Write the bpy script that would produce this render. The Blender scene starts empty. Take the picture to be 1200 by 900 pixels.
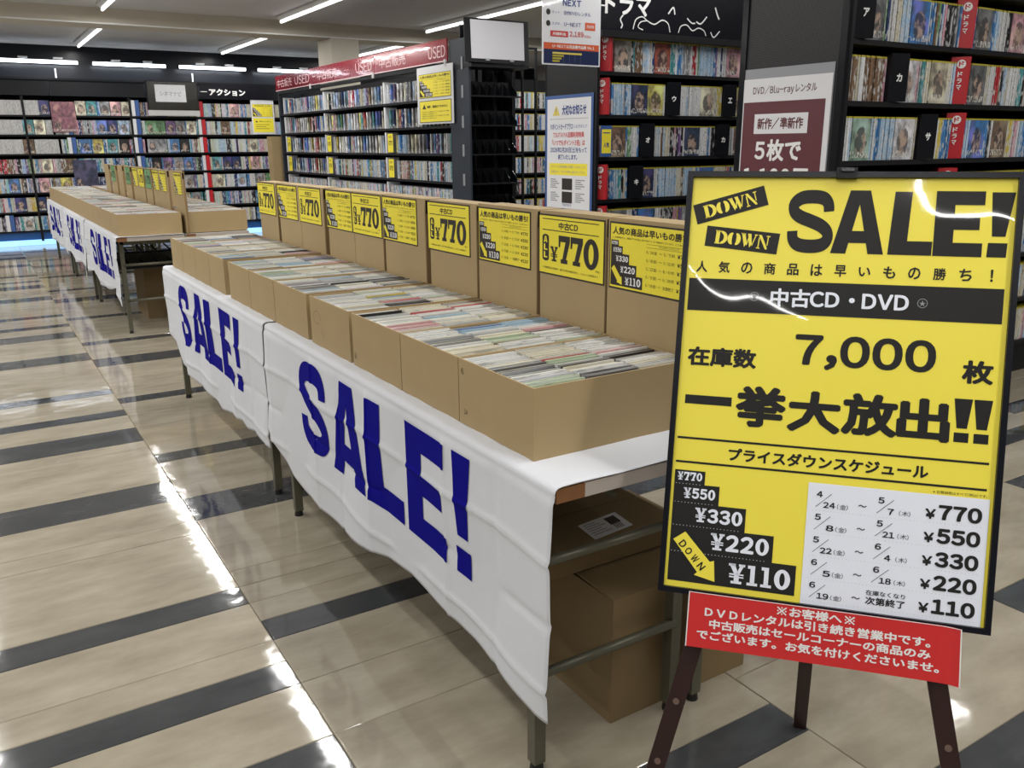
import bpy, bmesh, math, random
from mathutils import Vector, Matrix
S = bpy.context.scene
C = S.collection
rnd = random.Random(7)
# ------------------------------------------------------------------ camera, world, light, exposure
cam = bpy.data.cameras.new('camera'); cam_o = bpy.data.objects.new('camera', cam); C.objects.link(cam_o)
cam.sensor_width = 36; cam.lens = 30.0; cam.clip_start = .02; cam.clip_end = 60
RX = Vector((.84655996, -.53225683, -.00623691)); UP = Vector((.14873019, .22527405, .96287639)); FW = Vector((.51109252, .81606021, -.26987065))
cam_o.matrix_world = Matrix(((RX.x, UP.x, -FW.x, -.8337), (RX.y, UP.y, -FW.y, -1.1818), (RX.z, UP.z, -FW.z, 1.3041), (0, 0, 0, 1)))
S.camera = cam_o
world = bpy.data.worlds.new('world'); S.world = world; world.use_nodes = True
world.node_tree.nodes['Background'].inputs[0].default_value = (.8, .88, 1, 1); world.node_tree.nodes['Background'].inputs[1].default_value = .15
S.view_settings.view_transform = 'Standard'; S.view_settings.look = 'None'; S.view_settings.gamma = 1; S.view_settings.use_curve_mapping = False
S.view_settings.exposure = -1.05
TUBE_W = 30.0       # watts of each 1.2 m ceiling tube's area lamp
TUBE_EMIT = 6.0

# ------------------------------------------------------------------ materials
MATS = {}
def nt(name):
    m = bpy.data.materials.new(name); m.use_nodes = True; MATS[name] = m
    return m, m.node_tree, m.node_tree.nodes['Principled BSDF']
def N(t, kind, **kw):
    n = t.nodes.new(kind)
    for k, v in kw.items():
        if k.startswith('i_'): n.inputs[k[2:]].default_value = v
        else: setattr(n, k, v)
    return n
def mat(name, col, rough=.5, metal=0, coat=0, coat_rough=.03, var=0, vscale=8, bump=0, bscale=60, spec=.5, emit=None, trans=0, coatbump=0):
    m, t, b = nt(name); L = t.links
    c = (*col, 1)
    b.inputs['Base Color'].default_value = c; b.inputs['Roughness'].default_value = rough; b.inputs['Metallic'].default_value = metal
    b.inputs['Coat Weight'].default_value = coat; b.inputs['Coat Roughness'].default_value = coat_rough; b.inputs['Specular IOR Level'].default_value = spec
    b.inputs['Transmission Weight'].default_value = trans
    if emit: b.inputs['Emission Color'].default_value = (*emit[0], 1); b.inputs['Emission Strength'].default_value = emit[1]
    if var or bump or coatbump:
        tc = N(t, 'ShaderNodeTexCoord')
    if var:
        n = N(t, 'ShaderNodeTexNoise', i_Scale=vscale, i_Detail=4.0); L.new(tc.outputs['Object'], n.inputs['Vector'])
        mx = N(t, 'ShaderNodeMix', data_type='RGBA'); mx.inputs[6].default_value = tuple(x * (1 - var) for x in col) + (1,); mx.inputs[7].default_value = tuple(min(1, x * (1 + var)) for x in col) + (1,)
        L.new(n.outputs['Fac'], mx.inputs[0]); L.new(mx.outputs[2], b.inputs['Base Color'])
    if bump:
        n2 = N(t, 'ShaderNodeTexNoise', i_Scale=bscale, i_Detail=3.0); L.new(tc.outputs['Object'], n2.inputs['Vector'])
        bp = N(t, 'ShaderNodeBump', i_Strength=bump, i_Distance=.002); L.new(n2.outputs['Fac'], bp.inputs['Height']); L.new(bp.outputs[0], b.inputs['Normal'])
    if coatbump:
        n3 = N(t, 'ShaderNodeTexNoise', i_Scale=4.5, i_Detail=1.0); L.new(tc.outputs['Object'], n3.inputs['Vector'])
        bp = N(t, 'ShaderNodeBump', i_Strength=coatbump, i_Distance=.02); L.new(n3.outputs['Fac'], bp.inputs['Height']); L.new(bp.outputs[0], b.inputs['Coat Normal'])
    return m
mat('cardboard', (.385, .28, .14), .75, var=.10, vscale=5, bump=.15, bscale=120)
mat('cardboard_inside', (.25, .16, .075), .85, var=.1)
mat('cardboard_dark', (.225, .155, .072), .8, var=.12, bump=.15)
mat('cloth', (.68, .70, .75), .85, var=.02, bump=.25, bscale=400)
mat('blue_ink', (.004, .003, .23), .9, spec=.1)
mat('table_top', (.62, .60, .57), .5, var=.05)
mat('table_edge', (.20, .085, .03), .5, var=.25, vscale=40)
mat('table_edge_grey', (.42, .37, .33), .5)
mat('leg_metal', (.125, .12, .085), .42, metal=.35)
mat('rubber', (.008, .008, .008), .5)
mat('black', (.010, .011, .013), .45, spec=.22)
mat('black_gloss', (.010, .011, .014), .18, spec=.22)
mat('black_matte', (.012, .012, .014), .8, spec=.22)
mat('slate', (.035, .042, .055), .35, var=.1, spec=.22)
mat('shelf_black', (.012, .012, .014), .38, spec=.22)
mat('fascia', (.010, .011, .014), .3, var=.2, vscale=2, spec=.22)
mat('fascia_dark', (.008, .008, .012), .25, spec=.22)
mat('wall_white', (.34, .33, .32), .8)
mat('ceiling', (.56, .56, .57), .85, var=.05, vscale=1.2)
mat('beam', (.55, .51, .43), .8, var=.03)
mat('trim_white', (.8, .8, .8), .5)
mat('fixture', (.55, .55, .55), .5)
mat('tube', (1, 1, 1), .5, emit=((1, 1, .97), TUBE_EMIT))
mat('tube_blue', (1, 1, 1), .5, emit=((.86, .92, 1), 9.0))
mat('kick_light', (.3, .6, 1), .5, emit=((.35, .68, 1), 2.2))
mat('kick_blue', (.02, .10, .32), .35)
YEL = (.93, .80, .075)
mat('board_yellow', YEL, .45, coat=.45, coatbump=.55)
mat('board_black', (.016, .016, .016), .5, spec=.25, coat=.45, coatbump=.55)
mat('board_white', (.84, .88, .99), .45, coat=.45, coatbump=.55)
mat('board_frame', (.008, .009, .014), .3, spec=.22)
mat('red_paper', (.62, .028, .030), .4)
mat('white_print', (.85, .85, .85), .5)
mat('easel', (.028, .011, .010), .4, var=.3)
mat('screw', (.25, .17, .14), .4, metal=.6)
mat('card_yellow', (.88, .75, .045), .5)
mat('card_green', (.17, .38, .15), .5)
mat('card_black', (.020, .014, .012), .6)
mat('notice_white', (.75, .76, .80), .4, coat=.4)
mat('notice_blue', (.045, .11, .33), .4, coat=.4)
mat('notice_red', (.55, .05, .05), .5)
mat('notice_text', (.02, .05, .24), .5)
mat('notice_grey', (.30, .31, .34), .5)
mat('maroon', (.115, .020, .030), .4, coat=.3)
mat('navy', (.012, .022, .08), .4)
mat('orange', (.62, .10, .03), .5)
mat('gold', (.70, .56, .10), .5)
mat('sign_red', (.24, .010, .022), .15, coat=.6, coat_rough=.03, coatbump=.12)
mat('sign_line', (.75, .55, .57), .4)
mat('divider_red', (.50, .015, .025), .35)
mat('divider_white', (.70, .71, .74), .45)
mat('paper', (.62, .62, .66), .6)
mat('screen_art', (.02, .02, .015), .2, var=.9, vscale=3)
mat('silver', (.55, .55, .55), .35)
mat('top_yellow', (.42, .36, .03), .5)
mat('clear_plastic', (.48, .50, .51), .15, var=.35, vscale=60)
mat('cable_clip', (.3, .31, .34), .3)

def mesh_panel_material():
    m, t, b = nt('mesh_panel'); L = t.links
    tc = N(t, 'ShaderNodeTexCoord'); v = N(t, 'ShaderNodeTexVoronoi', i_Scale=170.0, i_Randomness=0.0); L.new(tc.outputs['Object'], v.inputs['Vector'])
    cr = N(t, 'ShaderNodeValToRGB'); cr.color_ramp.elements[0].position = .30; cr.color_ramp.elements[1].position = .5
    cr.color_ramp.elements[0].color = (.004, .004, .005, 1); cr.color_ramp.elements[1].color = (.055, .055, .06, 1)
    L.new(v.outputs['Distance'], cr.inputs[0]); L.new(cr.outputs[0], b.inputs['Base Color']); b.inputs['Roughness'].default_value = .35; b.inputs['Specular IOR Level'].default_value = .25
mesh_panel_material()

def print_material(name, stuff, kind):
    """printed case: colour of the object (or of the vertices), broken up by procedural artwork"""
    m, t, b = nt(name); L = t.links
    oi = N(t, 'ShaderNodeObjectInfo'); tc = N(t, 'ShaderNodeTexCoord')
    if stuff:
        at = N(t, 'ShaderNodeAttribute', attribute_name='col'); col = at.outputs['Color']
        ge = N(t, 'ShaderNodeNewGeometry'); r = ge.outputs['Random Per Island']
    else:
        col = oi.outputs['Color']; r = oi.outputs['Random']
    mul = N(t, 'ShaderNodeMath', operation='MULTIPLY'); mul.inputs[1].default_value = 97.0; L.new(r, mul.inputs[0])
    mp = N(t, 'ShaderNodeMapping'); L.new(tc.outputs['Object'], mp.inputs['Vector'])
    mp.inputs['Scale'].default_value = {'spine': (150, 5, 70), 'cover': (26, 26, 20), 'cd': (9, 260, 30)}[kind]
    n = N(t, 'ShaderNodeTexNoise', noise_dimensions='4D', i_Scale=1.0, i_Detail=3.0, i_Roughness=.6)
    L.new(mp.outputs[0], n.inputs['Vector']); L.new(mul.outputs[0], n.inputs['W'])
    n2 = N(t, 'ShaderNodeTexNoise', noise_dimensions='4D', i_Scale=.35, i_Detail=1.0)
    L.new(mp.outputs[0], n2.inputs['Vector']); L.new(mul.outputs[0], n2.inputs['W'])
    def mrange(src, a, b_, c=0, d=1):
        q = N(t, 'ShaderNodeMapRange'); q.inputs[1].default_value = a; q.inputs[2].default_value = b_; q.inputs[3].default_value = c; q.inputs[4].default_value = d; L.new(src, q.inputs[0]); return q.outputs[0]
    def mixc(f, a, b_):
        q = N(t, 'ShaderNodeMix', data_type='RGBA'); L.new(f, q.inputs[0])
        for k_, v_ in ((6, a), (7, b_)):
            if isinstance(v_, tuple): q.inputs[k_].default_value = (*v_, 1)
            else: L.new(v_, q.inputs[k_])
        return q.outputs[2]
    def math_(op, a, b_=0):
        q = N(t, 'ShaderNodeMath', operation=op)
        for k_, v_ in ((0, a), (1, b_)):
            if isinstance(v_, (int, float)): q.inputs[k_].default_value = v_
            else: L.new(v_, q.inputs[k_])
        return q.outputs[0]
    if kind == 'cover':
        sx = N(t, 'ShaderNodeSeparateXYZ'); L.new(tc.outputs['Object'], sx.inputs[0])
        hs = N(t, 'ShaderNodeHueSaturation', i_Hue=.5, i_Saturation=.7, i_Value=.35); L.new(col, hs.inputs['Color'])
        base = mixc(mrange(n.outputs['Fac'], .40, .62), col, hs.outputs[0])
        hs2 = N(t, 'ShaderNodeHueSaturation', i_Hue=.55, i_Saturation=.8, i_Value=1.7); L.new(col, hs2.inputs['Color'])
        base = mixc(mrange(n2.outputs['Fac'], .5, .66, 0, .8), base, hs2.outputs[0])
        dx = math_('POWER', math_('DIVIDE', math_('SUBTRACT', sx.outputs[0], .065), .042), 2); dz = math_('POWER', math_('DIVIDE', math_('SUBTRACT', sx.outputs[2], .080), .062), 2)
        d = math_('ADD', math_('ADD', dx, dz), math_('MULTIPLY', n.outputs['Fac'], 2.2))
        fig = mixc(mrange(n.outputs['Fac'], .46, .56), (.05, .045, .05), (.50, .36, .28))
        base = mixc(mrange(d, 1.9, 2.2, .85, 0), base, fig)
        mp3 = N(t, 'ShaderNodeMapping'); mp3.inputs['Scale'].default_value = (130, 1, 60); L.new(tc.outputs['Object'], mp3.inputs['Vector'])
        n3 = N(t, 'ShaderNodeTexNoise', noise_dimensions='4D', i_Scale=1.0, i_Detail=1.0); L.new(mp3.outputs[0], n3.inputs['Vector']); L.new(mul.outputs[0], n3.inputs['W'])
        band = math_('MULTIPLY', math_('LESS_THAN', sx.outputs[2], .040), math_('GREATER_THAN', sx.outputs[2], .012))
        final = mixc(math_('MULTIPLY', band, mrange(n3.outputs['Fac'], .50, .56, 0, .85)), base, (.72, .70, .64))
    else:
        hs = N(t, 'ShaderNodeHueSaturation', i_Hue=.5, i_Saturation=.9, i_Value=.30 if kind == 'spine' else .55); L.new(col, hs.inputs['Color'])
        a = mixc(mrange(n.outputs['Fac'], .56, .62, 0, .8), col, hs.outputs[0])
        final = mixc(mrange(n2.outputs['Fac'], .52, .60, 0, .8 if kind == 'spine' else .45), a, (.60, .61, .62))
    L.new(final, b.inputs['Base Color'])
    b.inputs['Roughness'].default_value = .30; b.inputs['Coat Weight'].default_value = .3
for k in ('spine', 'cover', 'cd'):
    print_material(k + '_print', False, k); print_material(k + '_print_stuff', True, k)

def tile_material(name, c0, c1):
    m, t, b = nt(name); L = t.links
    oi = N(t, 'ShaderNodeObjectInfo'); ge = N(t, 'ShaderNodeNewGeometry'); tc = N(t, 'ShaderNodeTexCoord')
    ad = N(t, 'ShaderNodeMath', operation='ADD'); L.new(oi.outputs['Random'], ad.inputs[0]); L.new(ge.outputs['Random Per Island'], ad.inputs[1])
    w = N(t, 'ShaderNodeMath', operation='MULTIPLY'); w.inputs[1].default_value = 31.0; L.new(ad.outputs[0], w.inputs[0])
    geo = N(t, 'ShaderNodeNewGeometry')
    mp = N(t, 'ShaderNodeMapping'); mp.inputs['Scale'].default_value = (2.2, 6.0, 1); L.new(geo.outputs['Position'], mp.inputs['Vector'])
    n = N(t, 'ShaderNodeTexNoise', noise_dimensions='4D', i_Scale=1.6, i_Detail=7.0, i_Roughness=.62); L.new(mp.outputs[0], n.inputs['Vector']); L.new(w.outputs[0], n.inputs['W'])
    mr = N(t, 'ShaderNodeMapRange'); mr.inputs[1].default_value = .3; mr.inputs[2].default_value = .7; L.new(n.outputs['Fac'], mr.inputs[0])
    mx = N(t, 'ShaderNodeMix', data_type='RGBA'); mx.inputs[6].default_value = (*c0, 1); mx.inputs[7].default_value = (*c1, 1); L.new(mr.outputs[0], mx.inputs[0])
    L.new(mx.outputs[2], b.inputs['Base Color'])
    n2 = N(t, 'ShaderNodeTexNoise', i_Scale=2.5, i_Detail=5.0); L.new(geo.outputs['Position'], n2.inputs['Vector'])
    rr = N(t, 'ShaderNodeMapRange'); rr.inputs[3].default_value = .02; rr.inputs[4].default_value = .12; L.new(n2.outputs['Fac'], rr.inputs[0]); L.new(rr.outputs[0], b.inputs['Roughness'])
    mp3 = N(t, 'ShaderNodeMapping'); mp3.inputs['Scale'].default_value = (1, 1, 1); L.new(geo.outputs['Position'], mp3.inputs['Vector'])
    n3 = N(t, 'ShaderNodeTexNoise', i_Scale=9.0, i_Detail=2.0); L.new(mp3.outputs[0], n3.inputs['Vector'])
    bp = N(t, 'ShaderNodeBump', i_Strength=.24, i_Distance=.004); L.new(n3.outputs['Fac'], bp.inputs['Height']); L.new(bp.outputs[0], b.inputs['Normal'])
    b.inputs['Specular IOR Level'].default_value = .6
tile_material('tile_beige', (.27, .235, .175), (.43, .385, .30))
tile_material('tile_dark', (.040, .043, .047), (.075, .078, .083))
mat('grout', (.12, .105, .085), .6)

# ------------------------------------------------------------------ mesh builder
class MB:
    def __init__(s): s.v = []; s.f = []; s.m = []; s.slots = []; s.c = []; s.cur = (1, 1, 1)
    def slot(s, m):
        if m not in s.slots: s.slots.append(m)
        return s.slots.index(m)
    def add(s, vs, fs, m):
        o = len(s.v); s.v += [tuple(p) for p in vs]; k = s.slot(m)
        s.f += [tuple(i + o for i in f) for f in fs]; s.m += [k] * len(fs); s.c += [s.cur] * len(vs)
        return s
    def box(s, x0, y0, z0, x1, y1, z1, m, M=None):
        vs = [(x0, y0, z0), (x1, y0, z0), (x1, y1, z0), (x0, y1, z0), (x0, y0, z1), (x1, y0, z1), (x1, y1, z1), (x0, y1, z1)]
        if M: vs = [M @ Vector(p) for p in vs]
        return s.add(vs, [(3, 2, 1, 0), (4, 5, 6, 7), (0, 1, 5, 4), (1, 2, 6, 5), (2, 3, 7, 6), (3, 0, 4, 7)], m)
    def bar(s, a, b, w, d, m, up=(0, 0, 1)):
        a = Vector(a); b = Vector(b); z = (b - a).normalized(); u = Vector(up)
        if abs(z.dot(u)) > .98: u = Vector((1, 0, 0))
        x = u.cross(z).normalized(); y = z.cross(x)
        vs = [p + x * sx * w / 2 + y * sy * d / 2 for p in (a, b) for sx, sy in ((-1, -1), (1, -1), (1, 1), (-1, 1))]
        return s.add(vs, [(3, 2, 1, 0), (4, 5, 6, 7), (0, 1, 5, 4), (1, 2, 6, 5), (2, 3, 7, 6), (3, 0, 4, 7)], m)
    def tube(s, a, b, r, m, n=10, r2=None):
        a = Vector(a); b = Vector(b); z = (b - a).normalized(); u = Vector((0, 0, 1)) if abs(z.z) < .95 else Vector((1, 0, 0))
        x = u.cross(z).normalized(); y = z.cross(x); r2 = r2 or r
        vs = [a + (x * math.cos(t) + y * math.sin(t)) * r for t in [2 * math.pi * i / n for i in range(n)]]
        vs += [b + (x * math.cos(t) + y * math.sin(t)) * r2 for t in [2 * math.pi * i / n for i in range(n)]]
        return s.add(vs, [tuple(range(n))[::-1], tuple(range(n, 2 * n))] + [(i, (i + 1) % n, n + (i + 1) % n, n + i) for i in range(n)], m)
    def mesh(s, name, colattr=False):
        me = bpy.data.meshes.new(name); me.from_pydata(s.v, [], s.f)
        for m in s.slots: me.materials.append(MATS[m])
        me.polygons.foreach_set('material_index', s.m)
        if colattr:
            a = me.color_attributes.new('col', 'FLOAT_COLOR', 'POINT'); a.data.foreach_set('color', [x for c in s.c for x in (*c, 1)])
        me.update()
        if name in ('rail', 'tube', 'rod', 'brace', 'white_sleeve_'): me.shade_smooth() if hasattr(me, 'shade_smooth') else None
        return me
    def build(s, name, parent=None, colattr=False, **kw):
        return put(name, s.mesh(name, colattr), parent, **kw)
def put(name, me, parent=None, label=None, cat=None, group=None, kind=None, loc=None, rot=None, color=None):
    o = bpy.data.objects.new(name, me); C.objects.link(o)
    if loc: o.location = loc
    if rot: o.rotation_euler = rot
    if color: o.color = (*color, 1)
    if parent: o.parent = parent
    if label: o['label'] = label
    if cat: o['category'] = cat
    if group: o['group'] = group
    if kind: o['kind'] = kind
    return o
def thing(name, label, cat, loc=(0, 0, 0), rotz=0, group=None):
    return put(name, None, label=label, cat=cat, group=group, loc=loc, rot=(0, 0, rotz))
def copy_tree(o, parent=None):
    c = o.copy(); C.objects.link(c)
    if parent: c.parent = parent
    for ch in list(o.children): copy_tree(ch, c)
    return c
ORD = ['first', 'second', 'third', 'fourth', 'fifth', 'sixth', 'seventh', 'eighth', 'ninth', 'tenth', 'eleventh', 'twelfth']
def ordn(i):
    if i < 12: return ORD[i]
    n = i + 1; return f"{n}{'th' if 10 <= n % 100 <= 20 else {1: 'st', 2: 'nd', 3: 'rd'}.get(n % 10, 'th')}"

# ------------------------------------------------------------------ glyphs (built-in font outlines as flat lettering)
GC = {}
def glyph(ch):
    if ch in GC: return GC[ch]
    src = ch
    if '!' <= ch <= '~': src = chr(ord(ch) + 0xFEE0)
    if ch == '¥': src = '￥'
    cu = bpy.data.curves.new('g', 'FONT'); cu.body = src; cu.resolution_u = 5 if ch in '0123456789CD' else 2
    ob = bpy.data.objects.new('g', cu); C.objects.link(ob)
    me = bpy.data.meshes.new_from_object(ob)
    vs = [(v.co.x, v.co.y) for v in me.vertices]; fs = [tuple(p.vertices) for p in me.polygons]
    bpy.data.objects.remove(ob); bpy.data.curves.remove(cu); bpy.data.meshes.remove(me)
    if vs: bb = (min(v[0] for v in vs), min(v[1] for v in vs), max(v[0] for v in vs), max(v[1] for v in vs))
    else: bb = (0, 0, .4, .1)
    GC[ch] = (vs, fs, bb); return GC[ch]
EM = None
def compose(s, bold, gap=.10):
    global EM
    if EM is None:
        b = glyph('国')[2]; EM = (b[2] - b[0]) / .86
    x = 0; vs = []; fs = []
    sh = [(0, 0)] if not bold else [(bold * math.cos(t), bold * math.sin(t)) for t in [math.pi / 8 + math.pi * 2 * i / 8 for i in range(8)]] + ([(0, 0)] if bold < .035 else [(0, 0), (bold * .5, 0), (-bold * .5, 0), (0, bold * .5), (0, -bold * .5)])
    for ch in s:
        if ch == ' ': x += .4 * EM; continue
        g, gf, bb = glyph(ch)
        narrow = '!' <= ch <= '~' or ch in '¥'
        dx = x - bb[0] if narrow else x
        for li, (a, b) in enumerate(sh):
            o = len(vs); vs += [(p[0] + dx + a, p[1] + b, li * 1.6e-5) for p in g]; fs += [tuple(i + o for i in f) for f in gf]
        x += (bb[2] - bb[0] + gap * EM + 2 * bold) if narrow else EM + bold
    return vs, fs
# hand-drawn block and slab letters in a unit box, y up
def ribbon(path, wid):
    vs = []; n = len(path)
    for i, (x, y) in enumerate(path):
        a = path[max(0, i - 1)]; b = path[min(n - 1, i + 1)]; dx, dy = b[0] - a[0], b[1] - a[1]; l = math.hypot(dx, dy) or 1
        w = wid[i] if isinstance(wid, (list, tuple)) else wid
        vs += [(x - dy / l * w / 2, y + dx / l * w / 2), (x + dy / l * w / 2, y - dx / l * w / 2)]
    return vs, [(2 * i + 1, 2 * i + 3, 2 * i + 2, 2 * i) for i in range(n - 1)]
def arc(cx, cy, rx, ry, a0, a1, n=12):
    return [(cx + rx * math.cos(math.radians(a0 + (a1 - a0) * i / n)), cy + ry * math.sin(math.radians(a0 + (a1 - a0) * i / n))) for i in range(n + 1)]
def ellipse_ring(cx, cy, rx, ry, ix, iy, n=28, a0=0, a1=360):
    o = arc(cx, cy, rx, ry, a0, a1, n); i = arc(cx, cy, ix, iy, a0, a1, n)
    vs = o + i; k = len(o); return vs, [(j, j + 1, k + j + 1, k + j) for j in range(n)]
def polys(*ps):
    vs = []; fs = []
    for p in ps: fs.append(tuple(range(len(vs), len(vs) + len(p)))); vs += p
    return vs, fs
def rc(x0, y0, x1, y1): return [(x0, y0), (x1, y0), (x1, y1), (x0, y1)]
def join(*gs):
    vs = []; fs = []
    for g in gs:
        o = len(vs); vs += g[0]; fs += [tuple(i + o for i in f) for f in g[1]]
    return vs, fs
def smooth(pts, n=5):
    out = []
    for i in range(len(pts) - 1):
        p0 = pts[max(i - 1, 0)]; p1 = pts[i]; p2 = pts[i + 1]; p3 = pts[min(i + 2, len(pts) - 1)]
        for k in range(n):
            t = k / n; out.append(tuple(.5 * (2 * p1[c] + (p2[c] - p0[c]) * t + (2 * p0[c] - 5 * p1[c] + 4 * p2[c] - p3[c]) * t * t + (3 * p1[c] - p0[c] - 3 * p2[c] + p3[c]) * t ** 3) for c in (0, 1)))
    return out + [pts[-1]]
BLOCK = {
 'S': ribbon(smooth([(.86, .66), (.84, .78), (.74, .87), (.52, .895), (.28, .87), (.135, .77), (.15, .65), (.28, .57), (.50, .505), (.72, .43), (.85, .33), (.855, .21), (.74, .125), (.50, .10), (.26, .125), (.15, .21), (.13, .34)], 4), [.20] + [.215] * 63 + [.22]),
 'A': polys([(0, 0), (.29, 0), (.50, .78), (.50, 1), (.31, 1)], [(1, 0), (.69, 1), (.50, 1), (.50, .78), (.71, 0)], [(.33, .17), (.67, .17), (.62, .36), (.38, .36)]),
 'L': polys(rc(0, 0, .42, 1), rc(.42, 0, 1, .22)),
 'E': polys(rc(0, 0, .40, 1), rc(.40, 0, 1, .21), rc(.40, .41, .92, .60), rc(.40, .79, 1, 1)),
 '!': polys([(.22, .32), (.78, .32), (1, 1), (0, 1)], rc(.1, 0, .9, .22)),
}
SLAB = {
 '7': polys([(0, 1), (0, .58), (.13, .58), (.17, .78), (.62, .78), (1, .80), (1, 1)], [(.62, .80), (1, .80), (.66, .14), (.34, .14)], rc(.20, 0, .80, .15)),
 '0': ellipse_ring(.5, .5, .5, .5, .17, .33),
 '1': polys(rc(.31, .1, .69, 1), rc(.05, 0, .95, .14), rc(.08, .84, .34, 1)),
 '¥': polys([(.02, 1), (.36, 1), (.64, .46), (.38, .46)], [(.98, 1), (.74, 1), (.48, .46), (.66, .46)], rc(0, .88, .42, 1), rc(.62, .88, 1, 1), rc(.36, .1, .66, .48), rc(.18, 0, .84, .13), rc(.06, .30, .94, .37), rc(.06, .43, .94, .50)),
 'A': BLOCK['A'], 'L': BLOCK['L'],
}
STEN = {
 'D': join(polys(rc(.05, 0, .36, 1), rc(0, .9, .42, 1), rc(0, 0, .42, .1)), ribbon([(.46, .95)] + arc(.46, .5, .40, .40, 70, -70, 12) + [(.46, .05)], [.10] + [.12 + .18 * math.cos(math.radians(70 - 140 * i / 12)) for i in range(13)] + [.10])),
 'O': join(ribbon(arc(.42, .5, .28, .40, 100, 260, 12), [.10 + .26 * math.sin(math.pi * i / 12) for i in range(13)]), ribbon(arc(.58, .5, .28, .40, 80, -80, 12), [.10 + .26 * math.sin(math.pi * i / 12) for i in range(13)])),
 'W': polys([(0, 1), (.24, 1), (.40, .28), (.27, 0)], [(.36, .14), (.42, .14), (.52, .68), (.47, .80)], [(.40, 1), (.62, 1), (.74, .28), (.62, 0), (.60, 0)], [(.72, .14), (.77, .14), (.97, 1), (.90, 1)], rc(-.03, .92, .27, 1), rc(.84, .92, 1.03, 1)),
 'N': polys([(.06, 1), (.30, 1), (.86, .12), (.86, 0), (.72, 0)], rc(.10, 0, .19, .80), rc(.0, 0, .29, .08), rc(.80, .30, .88, 1), rc(.70, .92, .99, 1)),
}
class Panel:
    """flat print: a to the right, b down, n out of the sheet"""
    def __init__(s, O, R, D): s.O = Vector(O); s.R = Vector(R).normalized(); s.D = Vector(D).normalized(); s.n = s.R.cross(-s.D)
    def P(s, a, b, h=0): return s.O + s.R * a + s.D * b + s.n * h
    def poly(s, mb, pts, m, h=.0005): mb.add([s.P(a, b, h) for a, b in pts], [tuple(range(len(pts)))[::-1]], m)
    def rect(s, mb, a0, b0, a1, b1, m, h=.0005): mb.add([s.P(a0, b1, h), s.P(a1, b1, h), s.P(a1, b0, h), s.P(a0, b0, h)], [(0, 1, 2, 3)], m)
    def slab(s, mb, a0, b0, a1, b1, t, m, h=0):
        vs = [s.P(a, b, hh) for hh in (h, h + t) for a, b in ((a0, b1), (a1, b1), (a1, b0), (a0, b0))]
        mb.add(vs, [(3, 2, 1, 0), (4, 5, 6, 7), (0, 1, 5, 4), (1, 2, 6, 5), (2, 3, 7, 6), (3, 0, 4, 7)], m)
    def line(s, mb, a0, b0, a1, b1, w, m, h=.001):
        dx, dy = a1 - a0, b1 - b0; l = math.hypot(dx, dy); nx, ny = -dy / l * w / 2, dx / l * w / 2
        s.poly(mb, [(a0 - nx, b0 - ny), (a1 - nx, b1 - ny), (a1 + nx, b1 + ny), (a0 + nx, b0 + ny)], m, h)
    def shape(s, mb, g, a0, b0, a1, b1, m, h=.001, fit=False, q=None):
        vs, fs = g
        if fit: x0 = min(v[0] for v in vs); x1 = max(v[0] for v in vs); y0 = min(v[1] for v in vs); y1 = max(v[1] for v in vs)
        else: x0, y0, x1, y1 = 0, 0, 1, 1
        out = []
        for v in vs:
            u = (v[0] - x0) / (x1 - x0); w = 1 - (v[1] - y0) / (y1 - y0)
            if q:   # bilinear into the quad TL TR BR BL
                a = (q[0][0] * (1 - u) + q[1][0] * u) * (1 - w) + (q[3][0] * (1 - u) + q[2][0] * u) * w
                b = (q[0][1] * (1 - u) + q[1][1] * u) * (1 - w) + (q[3][1] * (1 - u) + q[2][1] * u) * w
            else: a = a0 + (a1 - a0) * u; b = b0 + (b1 - b0) * w
            out.append(s.P(a, b, h + (v[2] if len(v) > 2 else 0)))
        mb.add(out, fs, m)
    def text(s, mb, t, a0, b0, a1, b1, m, bold=.0, h=.001, q=None, gap=.10):
        s.shape(mb, compose(t, bold, gap), a0, b0, a1, b1, m, h, fit=True, q=q)
    def run(s, mb, t, table, a0, b0, a1, b1, m, h=.001, gap=.1, widths=None, q=None):
        ws = [(widths or {}).get(c, 1) for c in t]; tot = sum(ws) + gap * (len(t) - 1); x = 0
        for c, w in zip(t, ws):
            l, r = x / tot, (x + w) / tot; x += w + gap
            if c in table: g = table[c]
            else: g = None
            A0, A1 = a0 + (a1 - a0) * l, a0 + (a1 - a0) * r
            qq = None
            if q: qq = [(q[0][0] + (q[1][0] - q[0][0]) * l, q[0][1] + (q[1][1] - q[0][1]) * l), (q[0][0] + (q[1][0] - q[0][0]) * r, q[0][1] + (q[1][1] - q[0][1]) * r), (q[3][0] + (q[2][0] - q[3][0]) * r, q[3][1] + (q[2][1] - q[3][1]) * r), (q[3][0] + (q[2][0] - q[3][0]) * l, q[3][1] + (q[2][1] - q[3][1]) * l)]
            if g: s.shape(mb, g, A0, b0, A1, b1, m, h, q=qq)
            else: s.text(mb, c, A0, b0, A1, b1, m, bold=.045, h=h, q=qq)

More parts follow.
